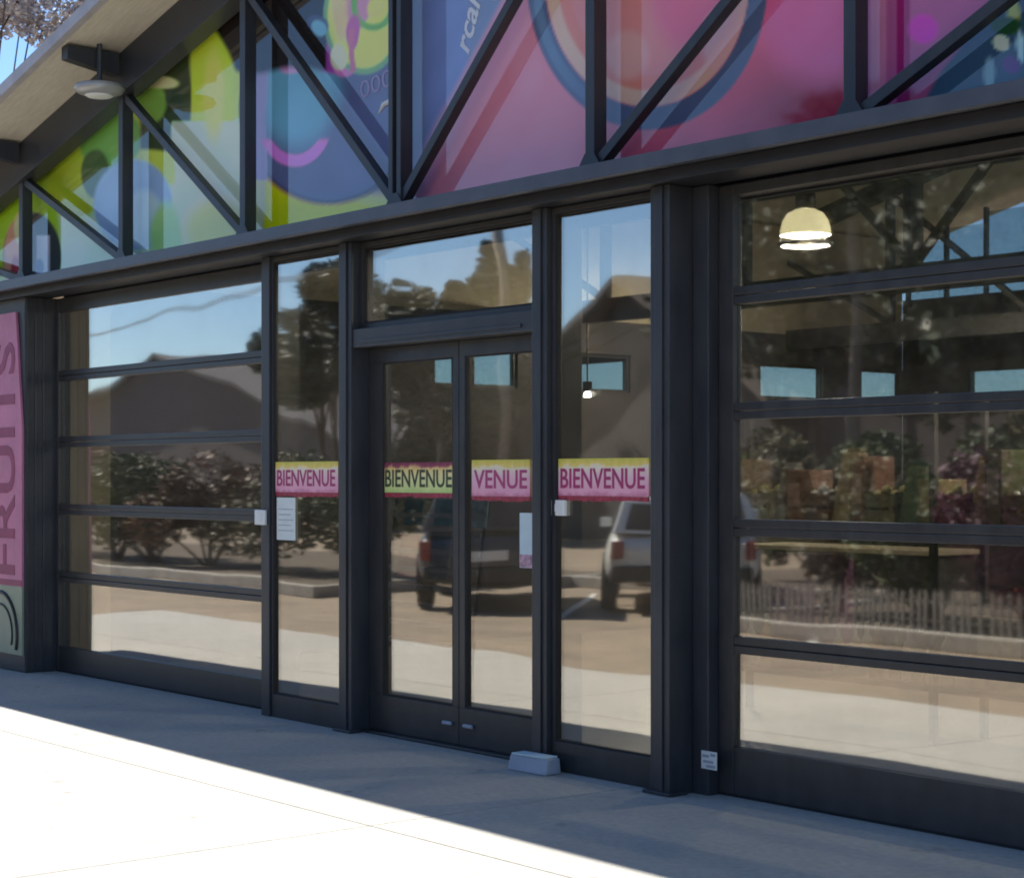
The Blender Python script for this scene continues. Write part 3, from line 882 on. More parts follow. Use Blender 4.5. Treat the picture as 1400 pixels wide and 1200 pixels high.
# lamp under the roof edge
c_ = pix(136, 122, -0.26)
lf = thing('eaves_lamp', 'small rounded grey lamp under the roof overhang', 'lamp', (c_.x, -0.26, c_.z))
MB().lathe([(0.02, -0.055), (0.10, -0.05), (0.165, -0.03), (0.19, 0.0), (0.17, 0.03), (0.08, 0.05), (0.02, 0.055)], seg=24).build('housing', M['lamp_grey'], lf, smooth=True)
MB().tube([(0, 0, 0.05), (0, 0, soffit(c_.x) - c_.z - 0.002)], 0.02).build('stem', M['steel'], lf)
MB().lathe([(0.01, -0.064), (0.09, -0.06), (0.11, -0.048)], seg=24).build('lens', M['white'], lf, smooth=True)

# ================================================================== INSIDE THE SHOP
def pendant(label, p, sc=1.0, power=140):
    t = thing('pendant_lamp', label, 'lamp', p, group=None)
    t.scale = (sc, sc, sc)
    MB().lathe([(0.155, -0.09), (0.155, -0.06), (0.14, 0.0), (0.11, 0.045), (0.06, 0.07), (0.03, 0.075)], seg=28, cap=False).build('shade', M['opal'], t, smooth=True)
    MB().lathe([(0.035, 0.076), (0.062, 0.078), (0.062, 0.20), (0.03, 0.21)], seg=16).build('lamp_holder', M['black'], t, smooth=True)
    ld = bpy.data.lights.new('bulb', 'POINT'); ld.energy = power; ld.color = (1.0, 0.86, 0.62); ld.shadow_soft_size = 0.06
    lo_ = bpy.data.objects.new('bulb', ld); COL.objects.link(lo_); lo_.parent = t; lo_.location = (0, 0, -0.12)
    zt = (soffit(p[0]) - p[2])/sc - 0.004
    MB().tube([(0, 0, 0.21), (0, 0, zt)], 0.008).build('cord', M['black'], t)
    MB().lathe([(0.15, -0.155), (0.172, -0.15), (0.172, -0.135), (0.15, -0.13), (0.15, -0.155)], seg=28, cap=False).build('rim', M['grey_plastic'], t)
    for q in range(3):
        a = q*2.094
        MB().tube([(0.15*math.cos(a), 0.15*math.sin(a), -0.08), (0.162*math.cos(a), 0.162*math.sin(a), -0.14)], 0.004, seg=5).build('hanger', M['grey_plastic'], t)
    return t
p = pix(1101, 302, 2.0)
pendant('glowing opal dome pendant lamp seen through the top pane of the big roll-up door', tuple(p), 1.0, 42)
p = pix(1580, 330, 3.0)
pendant('added pendant lamp out of view, brightening the shop towards the right side bay', (p.x, 3.4, 2.95), 1.0)  # added lamp outside the view, raises the light inside the shop
pendant('added unseen pendant lamp brightening the back of the shop', (-6.4, 8.0, 3.0), 1.0)  # another unseen lamp, added to light the rear of the shop
pendant('added pendant lamp hidden behind a front post, brightening the tan side wall', (X(950, 6.0), 6.0, 3.3), 1.0)  # extra lamp kept out of sight behind a post, lights the tan wall
for px, py, lab in ((757, 535, 'tiny lit spotlight shining by the edge of the wide sidelight'), (803, 540, 'tiny lit spotlight shining in the middle of the wide sidelight')):
    p = pix(px, py, 4.5)
    t = thing('spotlight', lab, 'spotlight', tuple(p))
    MB().lathe([(0.012, -0.02), (0.034, -0.018), (0.036, 0.0), (0.02, 0.03)], seg=12).build('bulb', M['spot'], t, smooth=True)
    MB().lathe([(0.02, 0.031), (0.045, 0.032), (0.045, 0.12), (0.02, 0.125)], seg=12).build('housing', M['black'], t)
    MB().tube([(0, 0, 0.12), (0, 0, soffit(p.x) - p.z - 0.003)], 0.008, seg=6).build('stem', M['black'], t)

# long display shelf behind the big roll-up door
M['shelf'] = mat('dark_shelf', (0.05, 0.045, 0.05), 0.6, var=0.2)
sh = thing('display_shelf', 'long dark display shelf with goods behind the big roll-up door', 'shelf', (0, 0, 0))
SX0, SX1, SYF, SYB = X(975, 2.3) - 0.1, -4.9, 2.3, 2.75
for z in (0.36, 1.30):
    MB().box(SX0, SX1, SYF, SYB, z - 0.04, z).build('shelf_board', M['shelf'], sh, bevel=0.004)
for x in (SX0 - 0.03, (SX0+SX1)/2, SX1):
    for y in (SYF - 0.02, SYB + 0.022):
        MB().box(x, x + 0.04, y - 0.02, y + 0.018, 0.007, 2.1).build('upright', M['shelf'], sh)
rnd = random.Random(11)
bmat = [mat('bottle_pale', (0.50, 0.48, 0.42), 0.25), mat('bottle_grey', (0.34, 0.33, 0.33), 0.3), mat('bottle_dark', (0.05, 0.06, 0.04), 0.2), mat('bottle_amber', (0.30, 0.17, 0.07), 0.25)]
capm = mat('bottle_cap', (0.6, 0.58, 0.52), 0.4)
protos = []
kinds = ['cream glass bottle standing in the row on the low display shelf', 'grey glass bottle standing in the row on the low display shelf', 'dark green bottle standing in the row on the low display shelf', 'amber bottle standing in the row on the low display shelf']
for k in range(4):
    t = thing('bottle', kinds[k], 'bottle', group='bottles on the display shelf')
    MB().lathe([(0.036, 0.0), (0.04, 0.01), (0.04, 0.19), (0.03, 0.225), (0.014, 0.25), (0.013, 0.30)], seg=10).build('glass_body', bmat[k], t, smooth=True)
    MB().lathe([(0.016, 0.301), (0.016, 0.325)], seg=8).build('cap', capm, t)
    protos.append([t, False])
x = SX0 + 0.08
box_spans = ((X(1060, 2.4), X(1125, 2.4)), (X(1330, 2.4), X(1415, 2.4)))
while x < SX1 - 0.05:
    if not any(a - 0.06 < x < b + 0.06 for a, b in box_spans):
        k = rnd.choice((0, 0, 1, 1, 2, 3))
        pr = protos[k]
        o = copy_tree(pr[0]) if pr[1] else pr[0]
        pr[1] = True
        o.location = (x, SYF + rnd.uniform(0.05, 0.12), 0.361)
        s_ = rnd.uniform(0.92, 1.12); o.scale = (s_, s_, s_)
    x += rnd.uniform(0.088, 0.12)
def goods(name, label, cat, x0, x1, y0, y1, z, h, col, kind='box', group=None):
    t = thing(name, label, cat, ((x0+x1)/2, (y0+y1)/2, z), group=group)
    a, b = (x1-x0)/2, (y1-y0)/2
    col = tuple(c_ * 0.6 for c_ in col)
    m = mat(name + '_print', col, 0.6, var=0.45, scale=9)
    if kind == 'bag':
        MB().hexa([(-a, -b, 0), (a, -b, 0), (a, b, 0), (-a, b, 0), (-a*0.96, -b*0.3, h), (a*0.96, -b*0.3, h), (a*0.96, b*0.3, h), (-a*0.96, b*0.3, h)]).build('bag_body', m, t, bevel=0.012)
        MB().box(-a*0.94, a*0.94, -b*0.2, b*0.2, h + 0.001, h + 0.03).build('folded_top', m, t)
    elif kind == 'crate':
        for sy in (-1, 1):
            for q in range(2):
                MB().box(-a, a, sy*b - 0.008, sy*b + 0.008, 0.01 + q*h*0.5, 0.01 + q*h*0.5 + h*0.4).build('slat', m, t)
        MB().box(-a, a, -b + 0.01, b - 0.01, 0, 0.012).build('base', m, t)
        for sx in (-1, 1):
            MB().box(sx*a - 0.008*sx - 0.008, sx*a - 0.008*sx + 0.008, -b + 0.01, b - 0.01, 0.013, h).build('end_board', m, t)
    else:
        MB().box(-a, a, -b, b, 0, h).build('carton', m, t, bevel=0.006)
        MB().box(-a*0.7, a*0.7, -b - 0.003, -b - 0.0005, h*0.3, h*0.75).build('printed_label', mat('label_print', tuple(min(0.8, c*1.5 + 0.1) for c in col), 0.6, var=0.3, scale=20), t)
    return t
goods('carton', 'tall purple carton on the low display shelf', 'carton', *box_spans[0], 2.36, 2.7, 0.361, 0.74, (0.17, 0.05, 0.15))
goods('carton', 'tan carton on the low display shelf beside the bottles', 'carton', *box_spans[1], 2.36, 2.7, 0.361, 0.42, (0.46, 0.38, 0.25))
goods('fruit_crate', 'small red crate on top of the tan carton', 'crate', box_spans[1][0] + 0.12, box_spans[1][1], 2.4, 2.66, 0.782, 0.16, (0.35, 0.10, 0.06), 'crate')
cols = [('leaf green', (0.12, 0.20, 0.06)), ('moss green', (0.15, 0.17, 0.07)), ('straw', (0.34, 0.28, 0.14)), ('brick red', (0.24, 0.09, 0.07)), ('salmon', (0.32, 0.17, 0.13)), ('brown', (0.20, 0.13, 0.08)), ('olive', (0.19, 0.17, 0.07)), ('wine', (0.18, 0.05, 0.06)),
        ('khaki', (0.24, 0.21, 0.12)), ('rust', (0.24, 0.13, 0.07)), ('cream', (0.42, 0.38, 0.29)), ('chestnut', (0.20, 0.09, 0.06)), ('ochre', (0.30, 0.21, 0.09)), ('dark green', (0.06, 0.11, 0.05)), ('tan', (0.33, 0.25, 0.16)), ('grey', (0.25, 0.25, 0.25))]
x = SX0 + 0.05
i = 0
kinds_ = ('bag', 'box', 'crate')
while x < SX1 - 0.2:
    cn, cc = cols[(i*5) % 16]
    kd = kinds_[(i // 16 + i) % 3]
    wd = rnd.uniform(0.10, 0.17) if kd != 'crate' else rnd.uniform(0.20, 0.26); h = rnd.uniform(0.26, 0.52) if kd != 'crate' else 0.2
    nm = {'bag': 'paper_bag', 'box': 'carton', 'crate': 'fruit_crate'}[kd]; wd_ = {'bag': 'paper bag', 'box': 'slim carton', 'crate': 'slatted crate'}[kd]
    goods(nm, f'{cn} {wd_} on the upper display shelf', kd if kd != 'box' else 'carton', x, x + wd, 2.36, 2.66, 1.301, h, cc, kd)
    if kd == 'crate':   # loose fruit heaped in the crate
        fm = mat('fruit_skin', tuple(min(0.5, c*1.6) for c in cols[(i*3) % 16][1]), 0.4, var=0.3, scale=20)
        fr = thing('fruit_heap', f'heap of round fruit in the {cn} slatted crate', 'fruit', (x + wd/2, 2.51, 1.314))
        for a_ in range(3):
            for b_ in range(3):
                MB().lathe([(0.004, 0.0), (0.026, 0.01), (0.036, 0.035), (0.026, 0.062), (0.004, 0.072)], c=((a_ - 1)*0.066, (b_ - 1)*0.085, 0.13 + 0.03*((a_ + b_) % 2)), seg=8).build('fruit', fm, fr, smooth=True)
    x += wd + 0.012
    i += 1
# slatted rack with magazines seen through the sliding doors
rk = thing('magazine_rack', 'dark slatted rack standing inside the sliding doors', 'rack', (0, 0, 0))
rx0, rx1 = X(520, 2.2), X(640, 2.2)
for k in range(9):
    MB().box(rx0, rx1, 2.2 + k*0.02, 2.23 + k*0.02, 0.25 + k*0.145, 0.29 + k*0.145).build('slat', M['grey_plastic'], rk)
for x in (rx0 - 0.03, rx1):
    MB().bar((x + 0.015, 2.2, 0.007), (x + 0.015, 2.42, 1.62), 0.03, 0.03).build('upright', M['shelf'], rk)
for k, (cn, cc) in enumerate((('blue', (0.06, 0.16, 0.30)), ('teal', (0.10, 0.28, 0.32)), ('pale blue', (0.35, 0.48, 0.55)), ('crimson', (0.32, 0.04, 0.10)), ('slate', (0.15, 0.19, 0.24)))):
    x = rx0 + 0.12 + (k % 3)*0.42; z = 1.20 - (k // 3)*0.42
    t = thing('magazine', f'{cn} magazine propped on the slatted rack', 'magazine', (x, 2.245 + (z - 0.3)*0.137, z), group='magazines on the rack')
    MB().hexa([(0, -0.03, 0), (0.26, -0.03, 0), (0.26, -0.022, 0), (0, -0.022, 0), (0, 0.015, 0.34), (0.26, 0.015, 0.34), (0.26, 0.023, 0.34), (0, 0.023, 0.34)]).build('cover', mat('magazine_cover', cc, 0.35, var=0.5, scale=12), t)
# counter further back
ct = thing('shop_counter', 'dark counter with pale top deep inside the shop', 'counter', (0, 0, 0))
MB().box(-11.5, -9.4, 5.6, 6.2, 0.007, 0.95).build('body', M['dark_wall'], ct, bevel=0.01)
MB().box(-11.56, -9.34, 5.55, 6.25, 0.952, 0.99).build('counter_top', M['tan_wall'], ct, bevel=0.006)

# ================================================================== OPPOSITE THE SHOP (seen in the glass)
def leaf_mesh(rng, clumps, n, size, flat_=0.6):
    P = []
    cl = np.array([c[0] for c in clumps]); rd = np.array([c[1] for c in clumps])
    idx = rng.randint(0, len(clumps), n)
    d = rng.normal(size=(n, 3)); d /= np.linalg.norm(d, axis=1)[:, None]
    rad = (rd[idx] * rng.uniform(0.35, 1.0, n) ** 0.6)[:, None]
    c = cl[idx] + d * rad
    a = rng.normal(size=(n, 3)); a[:, 2] *= flat_; a /= np.linalg.norm(a, axis=1)[:, None]
    b = np.cross(a, rng.normal(size=(n, 3))); b /= np.linalg.norm(b, axis=1)[:, None]
    s = (size * rng.uniform(0.55, 1.3, n))[:, None]
    v = np.stack([c - a*s, c + b*s*0.5, c + a*s, c - b*s*0.5], 1).reshape(-1, 3)
    f = np.arange(n*4).reshape(n, 4)
    return v, f
def quad_obj(name, v, f, m, parent):
    me = bpy.data.meshes.new(name)
    me.vertices.add(len(v)); me.vertices.foreach_set('co', v.astype(np.float32).ravel())
    me.loops.add(f.size); me.loops.foreach_set('vertex_index', f.ravel().astype(np.int32))
    me.polygons.add(len(f)); me.polygons.foreach_set('loop_start', np.arange(0, f.size, f.shape[1], dtype=np.int32))
    me.update(calc_edges=True); me.materials.append(m)
    o = bpy.data.objects.new(name, me); COL.objects.link(o); o.parent = parent
    return o
def leafmat(name, a, b, sc=1.2):
    m = mat(name, a, 0.6, col2=b, scale=sc, detail=3)
    return m
LM = [leafmat('leaves_green', (0.075, 0.11, 0.03), (0.03, 0.05, 0.015)), leafmat('leaves_olive', (0.12, 0.11, 0.04), (0.05, 0.05, 0.02)),
      leafmat('leaves_dark', (0.04, 0.06, 0.025), (0.018, 0.028, 0.012)), leafmat('leaves_rust', (0.16, 0.075, 0.03), (0.07, 0.04, 0.02)),
      leafmat('blossom_pale', (0.72, 0.68, 0.68), (0.16, 0.12, 0.125), 9), leafmat('leaves_purple', (0.13, 0.035, 0.07), (0.05, 0.015, 0.03))]
def tree(label, loc, h, r, lm, seed, n=5000, kind='round', leaf=0.16, group='trees around the car park', name='tree', vs=None, trunk=1.0):
    rng = np.random.RandomState(seed)
    t = thing(name, label, 'tree', loc, rz=rng.uniform(0, 6), group=group)
    b = MB()
    th = h*(0.9 if kind == 'conifer' else 0.62)
    b.tube([(0, 0, -0.05), (0.03, 0.02, th*0.3), (-0.05, 0.05, th*0.65), (0.02, 0, th)], [0.035*h*0.55*trunk, 0.028*h*0.5*trunk, 0.02*h*0.45*trunk, 0.006*h*trunk], 8)
    clumps = []
    if kind == 'conifer':
        for k in range(16):
            f = k/15
            zc = h*(0.16 + 0.82*f); rr = r*(1 - f)**0.8 + 0.12
            for q in range(max(2, int(6*(1-f)) + 1)):
                a = rng.uniform(0, 6.28)
                clumps.append(((math.cos(a)*rr*0.6, math.sin(a)*rr*0.6, zc - rr*0.15), 0.45*rr + 0.18))
    else:
        for k in range(13):
            a = rng.uniform(0, 6.28); e = rng.uniform(-0.35, 1.0)
            rr = r*rng.uniform(0.45, 0.95)*math.sqrt(max(0.1, 1 - (0.75*e)**2))
            c = Vector((math.cos(a)*rr, math.sin(a)*rr, h*0.62 + e*(vs or h*0.33)))
            clumps.append((tuple(c), r*rng.uniform(0.26, 0.44)))
            b.tube([(0, 0, th*rng.uniform(0.45, 0.9)), c*0.5 + Vector((0, 0, th*0.42)), c], [0.02*h*0.3*trunk, 0.012*h*0.3*trunk, 0.004*h*0.3*trunk], 5)
    b.build('trunk', M['bark'], t, smooth=True)
    v, f = leaf_mesh(rng, clumps, int(n*(2.0 if leaf > 0.1 else 1)), leaf*(0.72 if leaf > 0.1 else 1))
    quad_obj('crown', v, f, lm, t)
    return t
def shrub(label, loc, h, r, lm, seed, n=2600):
    rng = np.random.RandomState(seed)
    t = thing('shrub', label, 'shrub', loc, group='shrubs in the planting strip')
    b = MB(); clumps = []
    for k in range(9):
        a = rng.uniform(0, 6.28); rr = r*rng.uniform(0.1, 0.75); z = h*rng.uniform(0.3, 0.82)
        c = Vector((math.cos(a)*rr, math.sin(a)*rr, z)); clumps.append((tuple(c), r*rng.uniform(0.3, 0.5)))
        b.tube([(c.x*0.1, c.y*0.1, 0), c*0.6, c], [0.025, 0.016, 0.006], 5)
    b.build('stem', M['bark'], t)
    v, f = leaf_mesh(rng, clumps, int(n*2.2), 0.058)
    v[:, 2] = np.maximum(v[:, 2], 0.02)
    quad_obj('foliage', v, f, lm, t)
# shrubs behind the kerb
k = 0
for x in np.arange(-47, -21.5, 1.9):
    shrub(('olive leafy shrub', 'dark green leafy shrub', 'rust tinted shrub')[k % 3] + ' in the planting strip behind the kerb', (x + random.uniform(-0.3, 0.3), KY - 1.3 - random.uniform(0, 0.5), 0.11), random.uniform(1.7, 2.3), random.uniform(1.0, 1.35), LM[(1, 0, 3)[k % 3]], 40 + k)
    k += 1
for i_, (x, y_, h_, lab, lm_) in enumerate(((-13.0, -8.3, 1.9, 'dark olive shrub at the corner of the fenced bed beside its kerb', 1), (-11.6, -8.2, 1.9, 'bright green shrub at the corner of the bed beside the white car', 0), (-10.3, -8.0, 1.7, 'purple leaved shrub in the fenced bed', 5), (-9.0, -8.3, 2.1, 'rust brown shrub in the fenced bed', 3),
        (-7.7, -8.0, 1.8, 'olive shrub in the middle of the fenced bed', 1), (-6.3, -8.4, 2.1, 'dark rust shrub in the fenced bed', 3), (-4.9, -8.8, 1.7, 'green shrub at the near end of the fenced bed', 0),
        (-10.9, -9.9, 2.4, 'tall olive shrub at the back of the fenced bed', 1), (-8.4, -10.2, 2.5, 'tall dark green shrub at the back of the fenced bed', 2), (-6.0, -10.4, 2.4, 'tall brown shrub at the back of the fenced bed', 3))):
    shrub(lab, (x, y_, 0.10), h_, 1.05, LM[lm_], 120 + i_, n=3600)
for x in np.arange(-18, -12, 2.3):
    shrub('low brown shrub in the bed behind the parked cars', (x + random.uniform(-0.4, 0.4), -13.3 - random.uniform(0, 0.8), 0.10), random.uniform(1.3, 2.0), random.uniform(1.0, 1.4), LM[(3, 1, 0)[k % 3]], 80 + k)
    k += 1
# low picket edging in front of that bed
pf = thing('picket_edging', 'low grey picket edging along the bed opposite the large roll-up door', 'fence', (0, KY - 0.24, 0.10))
pm_ = mat('weathered_picket', (0.27, 0.25, 0.22), 0.8, var=0.4, scale=12)
pk = None; x = BX0 + 0.3
while x < BX1 - 0.1:
    if pk is None:
        pk = MB().prism([(-0.02, 0), (0.02, 0), (0.02, 0.40), (0, 0.45), (-0.02, 0.40)], -0.01, 0.01).build('picket', pm_, pf); o_ = pk
    else:
        o_ = pk.copy(); COL.objects.link(o_)
    o_.location = (x, 0, random.uniform(-0.03, 0.01)); o_.rotation_euler.y = random.uniform(-0.04, 0.04)
    x += random.uniform(0.07, 0.13)
for z in (0.12, 0.30):
    MB().box(BX0 + 0.25, BX1 - 0.05, -0.035, -0.012, z, z + 0.035).build('rail', pm_, pf)
# trees: mirrored places along the far side
def put_tree(label, px, top, d, r, lm, seed, **kw):
    p = mir(px, top, d)
    tree(label, (p.x, p.y, -0.01), p.z, r, lm, seed, **kw)
put_tree('broad dark tree beyond the car park opposite the narrow sidelight', 432, 350, 24, 1.9, LM[2], 1, n=5000, leaf=0.22)
put_tree('thin-topped olive tree beyond the car park opposite the narrow sidelight', 455, 340, 27, 1.8, LM[1], 2, n=1600, leaf=0.2)
put_tree('dark tree standing left of the two conifers', 515, 360, 26, 2.2, LM[2], 3, n=4500, leaf=0.22)
put_tree('shorter dark conifer beyond the car park', 622, 385, 25, 2.2, LM[2], 4, kind='conifer', n=6000, leaf=0.2)
put_tree('tall dark conifer beyond the car park', 668, 333, 26, 2.0, LM[2], 5, kind='conifer', n=6500, leaf=0.2)
put_tree('tall narrow conifer next to the house', 706, 340, 27, 1.9, LM[2], 6, kind='conifer', n=6500, leaf=0.2)
put_tree('dark bushy tree between conifers and house', 590, 400, 22, 2.6, LM[2], 7, n=5000, leaf=0.2)
put_tree('big dark tree right of the house opposite the shop', 1045, 215, 20, 1.9, LM[2], 8, n=8000, leaf=0.22)
put_tree('big green tree opposite the large roll-up door', 1100, 190, 19, 3.2, LM[0], 9, n=8000, leaf=0.22)
put_tree('tall dark tree opposite the large roll-up door', 1230, 170, 18, 3.8, LM[2], 10, n=8000, leaf=0.22)
put_tree('wide dark tree opposite the end of the large roll-up door', 1390, 180, 18, 3.8, LM[2], 11, n=8000, leaf=0.22)
# pale blossoming tree behind the roof edge
p = pix(-22, -50, 3.5)
tree('pale blossoming tree rising behind the roof edge', (p.x, 3.5, -0.01), p.z/0.62, 1.9, LM[4], 31, n=34000, leaf=0.055, group=None, name='blossom_tree', vs=1.7, trunk=0.2)

# house opposite, with gable roof
def house(label, c, w_, d_, hw, hr, rz, wallc, roofc, name='house'):
    t = thing(name, label, 'house', c, rz)
    wm = mat('house_wall', wallc, 0.85, var=0.12, scale=2); rm = mat('house_roof', roofc, 0.8, var=0.25, scale=5)
    MB().prism([(-w_/2, 0), (w_/2, 0), (w_/2, hw), (0, hr - 0.06), (-w_/2, hw)], -d_/2, d_/2).build('wall', wm, t)
    for s in (-1, 1):
        e, z = s*(w_/2 + 0.5), hw - 0.5*(hr-hw)/(w_/2)
        MB().hexa([(e, -d_/2 - 0.5, z), (0, -d_/2 - 0.5, hr), (0, d_/2 + 0.5, hr), (e, d_/2 + 0.5, z), (e, -d_/2 - 0.5, z + 0.16), (0, -d_/2 - 0.5, hr + 0.16), (0, d_/2 + 0.5, hr + 0.16), (e, d_/2 + 0.5, z + 0.16)]).build('roof', rm, t)
    for x in (-w_*0.28, w_*0.2):
        for z in ((0.9,) if hw < 3.6 else (0.9, 3.4)):
            f = MB(); f.box(x - 0.65, x + 0.65, d_/2 + 0.001, d_/2 + 0.06, z, z + 1.3)
            fo = f.build('window', M['bark'], t)
            for s in (-1, 1):
                MB().box(x + s*0.31 - 0.27, x + s*0.31 + 0.27, d_/2 + 0.061, d_/2 + 0.068, z + 0.07, z + 1.23).build('pane', M['rubber'], fo)
    do = MB().box(-0.5, 0.5, d_/2 + 0.001, d_/2 + 0.05, 0.02, 2.1).build('door', M['bark'], t)
    MB().lathe([(0.03, -0.02), (0.03, 0.02)], c=(0.4, d_/2 + 0.07, 1.0), seg=8).build('handle', M['grey_plastic'], do)
    return t
p = mir(806, 305, 22)
house('grey brown house with gable roof across the car park', (p.x - 1.5, p.y - 7.5, -0.01), 10.5, 9, 3.4, p.z*0.86, R(6), (0.075, 0.068, 0.066), (0.16, 0.13, 0.11))
p = mir(250, 500, 34)
house('long low grey building far across the car park', (p.x - 2, p.y - 4, -0.01), 30, 8, 2.9, p.z + 0.3, R(0), (0.12, 0.105, 0.105), (0.10, 0.09, 0.095), name='low_building')
p = mir(520, 470, 42)
house('dull brown house behind the trees', (p.x, p.y - 3, -0.01), 16, 9, 4.6, p.z + 1.0, R(-4), (0.10, 0.085, 0.08), (0.09, 0.075, 0.075))
p = mir(1180, 420, 27)
house('dark brown house behind the big trees', (p.x, p.y - 3, -0.01), 22, 9, 4.2, p.z + 1.2, R(0), (0.09, 0.075, 0.07), (0.08, 0.07, 0.065))

# utility poles and their wires
poles = []
for px, d in ((-150, 34), (680, 21), (1148, 16)):
    b_ = mir(px, 651, d)
    poles.append(b_)
    t = thing('utility_pole', ('wooden utility pole far along the street', 'wooden utility pole beside the conifers', 'wooden utility pole opposite the large roll-up door')[len(poles)-1], 'pole', (b_.x, b_.y, -0.01))
    MB().tube([(0, 0, -0.2), (0, 0, 4), (0.02, 0, 8.6)], [0.15, 0.13, 0.10], 10).build('shaft', mat('pole_wood', (0.20, 0.17, 0.14), 0.85, var=0.25, scale=10), t, smooth=True)
    MB().box(-0.9, 0.9, -0.06, 0.06, 7.7, 7.82).build('crossarm', M['bark'], t)
    for x in (-0.8, -0.3, 0.3, 0.8):
        MB().lathe([(0.03, 7.82), (0.05, 7.9), (0.02, 7.96)], c=(x, 0, 0), seg=8).build('insulator', M['grey_plastic'], t)
for i in range(2):
    for x in (-0.8, -0.3, 0.3, 0.8):
        a, b_ = poles[i] + Vector((x, 0, 0)), poles[i+1] + Vector((x, 0, 0))
        pts = []
        for k in range(15):
            f = k/14; q = a.lerp(b_, f); q.z = 7.95 - 4*0.75*f*(1-f); pts.append(q)
        tag(MB().tube(pts, 0.010, 5).build('overhead_wire', M['black']), 'thin black overhead wire strung between the utility poles', 'wire', 'overhead wires')

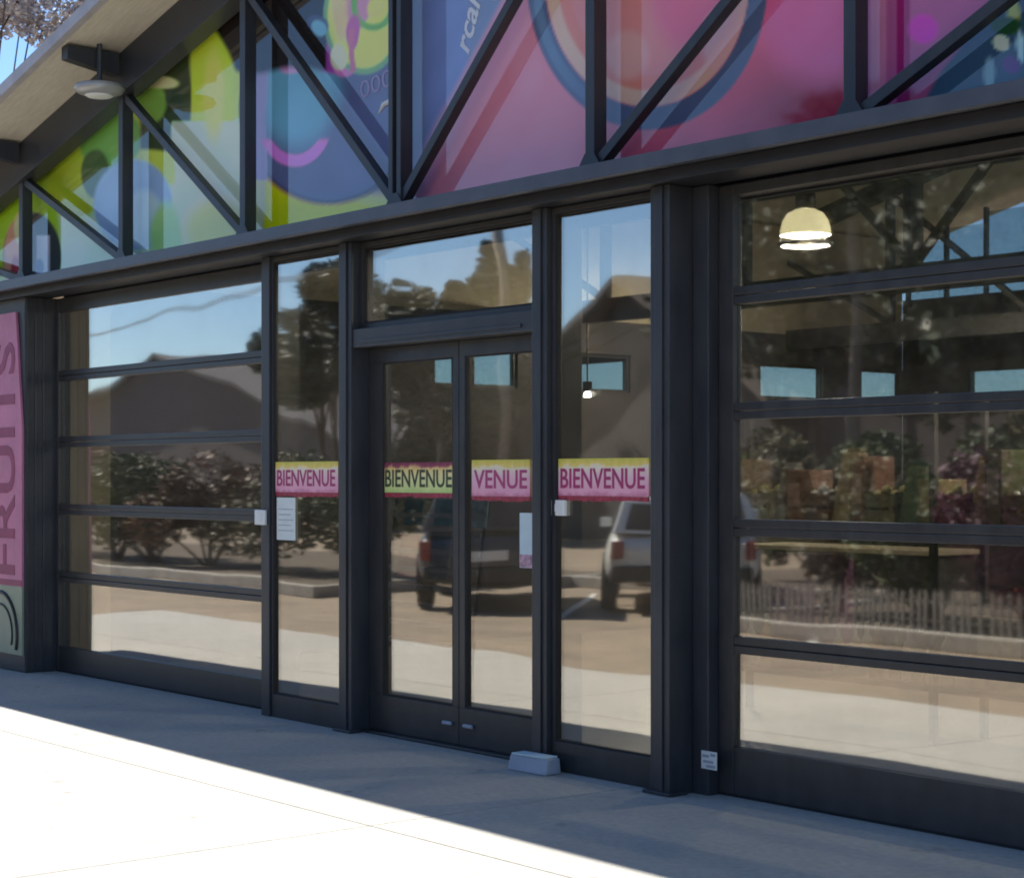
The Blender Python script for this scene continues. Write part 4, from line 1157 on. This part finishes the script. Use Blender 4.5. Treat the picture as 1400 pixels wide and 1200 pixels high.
# ------------------------------------------------------------------ parked cars
def car(label, loc, rz, paint, L=4.4, W=1.76, H=1.42, wagon=True):
    t = thing('parked_car', label, 'car', loc, rz, group='cars parked in front of the shop')
    pm = bpy.data.materials.new('car_paint'); pm.use_nodes = True
    b = pm.node_tree.nodes['Principled BSDF']; b.inputs['Base Color'].default_value = (*paint, 1); b.inputs['Roughness'].default_value = 0.3; b.inputs['Coat Weight'].default_value = 0.6
    gm = M['car_glass']
    # lower body: loft of cross sections along x (front at +x)
    st = [(-L/2, 0.40, 0.74, 0.84), (-L/2 + 0.12, 0.30, 0.92, 0.95), (-L*0.30, 0.22, 0.96, 1.0), (0, 0.22, 0.95, 1.0), (L*0.22, 0.22, 0.92, 1.0), (L*0.40, 0.25, 0.80, 0.97), (L/2 - 0.08, 0.30, 0.68, 0.90), (L/2, 0.42, 0.56, 0.80)]
    bm_ = MB(); N = 10
    for (x, zl, zu, k) in st:
        hw = W/2*k
        for (y, z) in ((-hw*0.86, zl), (-hw*0.98, zl + (zu-zl)*0.25), (-hw, zl + (zu-zl)*0.6), (-hw*0.93, zu - 0.03), (-hw*0.80, zu), (hw*0.80, zu), (hw*0.93, zu - 0.03), (hw, zl + (zu-zl)*0.6), (hw*0.98, zl + (zu-zl)*0.25), (hw*0.86, zl)):
            bm_.v.append((x, y, z))
    for i in range(len(st)-1):
        for j in range(N):
            j2 = (j+1) % N
            bm_.f.append((i*N+j, i*N+j2, (i+1)*N+j2, (i+1)*N+j))
    bm_.f.append(tuple(range(N))[::-1]); bm_.f.append(tuple((len(st)-1)*N + j for j in range(N)))
    bo = bm_.build('body', pm, t, smooth=True)
    sm = bo.modifiers.new('smooth', 'SUBSURF'); sm.levels = 2; sm.render_levels = 2
    # greenhouse
    xb, xrb, xrf, xf = (-L/2 + 0.14, -L/2 + 0.36, L*0.08, L*0.24) if wagon else (-L*0.36, -L*0.18, L*0.08, L*0.26)
    hw0, hw1 = W/2*0.88, W/2*0.72
    zb = 0.93
    base = [(xb, -hw0, zb), (xf, -hw0, zb - 0.02), (xf, hw0, zb - 0.02), (xb, hw0, zb)]
    top = [(xrb, -hw1, H - 0.03), (xrf, -hw1, H - 0.02), (xrf, hw1, H - 0.02), (xrb, hw1, H - 0.03)]
    MB().hexa(base + top).build('cabin', pm, t, bevel=0.03)
    MB().hexa([(xrb + 0.05, -hw1 + 0.03, H - 0.03), (xrf - 0.05, -hw1 + 0.03, H - 0.02), (xrf - 0.05, hw1 - 0.03, H - 0.02), (xrb + 0.05, hw1 - 0.03, H - 0.03), (xrb + 0.25, -hw1 + 0.2, H + 0.015), (xrf - 0.25, -hw1 + 0.2, H + 0.02), (xrf - 0.25, hw1 - 0.2, H + 0.02), (xrb + 0.25, hw1 - 0.2, H + 0.015)]).build('roof', pm, t, bevel=0.01)
    def quad(name, pts, m, off):
        P = [Vector(q) for q in pts]; n_ = (P[1]-P[0]).cross(P[3]-P[0]).normalized()
        MB().hexa([q + n_*0.002 for q in P] + [q + n_*off for q in P]).build(name, m, t)
    def lerp4(q, u0, u1, v0, v1):
        A, B_, C, D_ = [Vector(z) for z in q]
        f = lambda u, v: (A.lerp(B_, u)).lerp(D_.lerp(C, u), v)
        return [f(u0, v0), f(u1, v0), f(u1, v1), f(u0, v1)]
    right = [base[0], base[1], top[1], top[0]]; left = [base[2], base[3], top[3], top[2]]
    front = [base[1], base[2], top[2], top[1]]; rear = [base[3], base[0], top[0], top[3]]
    for side in (right, left):
        for (u0, u1) in ((0.06, 0.30), (0.34, 0.62), (0.66, 0.92)):
            quad('side_window', lerp4(side, u0, u1, 0.12, 0.9), gm, 0.006)
    quad('windscreen', lerp4(front, 0.07, 0.93, 0.08, 0.93), gm, 0.006)
    quad('rear_window', lerp4(rear, 0.09, 0.91, 0.12, 0.88), gm, 0.006)
    for x in (-L*0.31, L*0.31):
        for s in (-1, 1):
            wv = MB(); c = (x, s*(W/2 - 0.10), 0.31)
            prof = [(0.19, -0.1), (0.29, -0.1), (0.31, -0.06), (0.31, 0.06), (0.29, 0.1), (0.19, 0.1)]
            n0 = len(wv.v); sg_ = 20
            for (r_, y_) in prof:
                for q in range(sg_):
                    a = 2*math.pi*q/sg_; wv.v.append((c[0] + r_*math.cos(a), c[1] + y_, c[2] + r_*math.sin(a)))
            for i in range(len(prof)):
                i2 = (i+1) % len(prof)
                for q in range(sg_):
                    q2 = (q+1) % sg_; wv.f.append((i*sg_+q, i*sg_+q2, i2*sg_+q2, i2*sg_+q))
            wo = wv.build('wheel', M['rubber'], t)
            rm = MB()
            for q in range(5):
                a = 2*math.pi*q/5
                rm.bar((c[0], c[1] + s*0.06, c[2]), (c[0] + 0.185*math.cos(a), c[1] + s*0.06, c[2] + 0.185*math.sin(a)), 0.06, 0.03)
            rm.build('rim', M['lamp_grey'], wo)
            MB().prism([(x + 0.37*math.cos(q), 0.31 + 0.37*math.sin(q)) for q in np.linspace(R(-20), R(200), 18)], s*(W/2 - 0.035) - 0.03, s*(W/2 - 0.035) + 0.03).build('wheel_arch', M['black'], t)
    for s in (-1, 1):
        MB().box(-L/2 - 0.012, -L/2 + 0.1, s*W*0.40 - 0.07, s*W*0.40 + 0.07, 0.62, 0.84).build('tail_light', M['tail'], t, bevel=0.02)
        MB().box(L/2 - 0.12, L/2 - 0.01, s*W*0.32 - 0.17, s*W*0.32 + 0.17, 0.52, 0.64).build('headlight', M['white'], t, bevel=0.02)
        MB().box(xf - 0.25, xf - 0.13, s*(W/2 + 0.02) - 0.08, s*(W/2 + 0.02) + 0.08, 0.94, 1.06).build('wing_mirror', pm, t, bevel=0.02)
    MB().box(-L/2 - 0.05, -L/2 + 0.14, -W*0.42, W*0.42, 0.36, 0.54).build('rear_bumper', M['black'], t, bevel=0.03)
    MB().box(-L/2 - 0.006, -L/2 + 0.05, -0.26, 0.26, 0.60, 0.71).build('number_plate', M['white'], t, bevel=0.003)
    if wagon:
        for s in (-1, 1):
            MB().tube([(xrb + 0.15, s*(hw1 - 0.1), H + 0.055), (xrf - 0.15, s*(hw1 - 0.1), H + 0.06)], 0.018).build('roof_rail', M['lamp_grey'], t)
            for x in (xrb + 0.18, xrf - 0.18):
                MB().box(x - 0.02, x + 0.02, s*(hw1 - 0.1) - 0.015, s*(hw1 - 0.1) + 0.015, H - 0.03, H + 0.05).build('rail_foot', M['black'], t)
    return t
M['car_glass'] = mat('car_glass', (0.02, 0.025, 0.03), 0.06)
M['tail'] = mat('tail_light_red', (0.22, 0.008, 0.008), 0.25)
car('white estate car parked opposite the wide sidelight', (mir(915, 651, 10.2).x, -10.2, -0.012), R(-137), (0.78, 0.78, 0.74), H=1.36)
car('dark blue hatchback parked beside the white estate car', (mir(665, 651, 8.0).x, -8.0, -0.012), R(-137), (0.03, 0.035, 0.045), L=4.1, H=1.38)
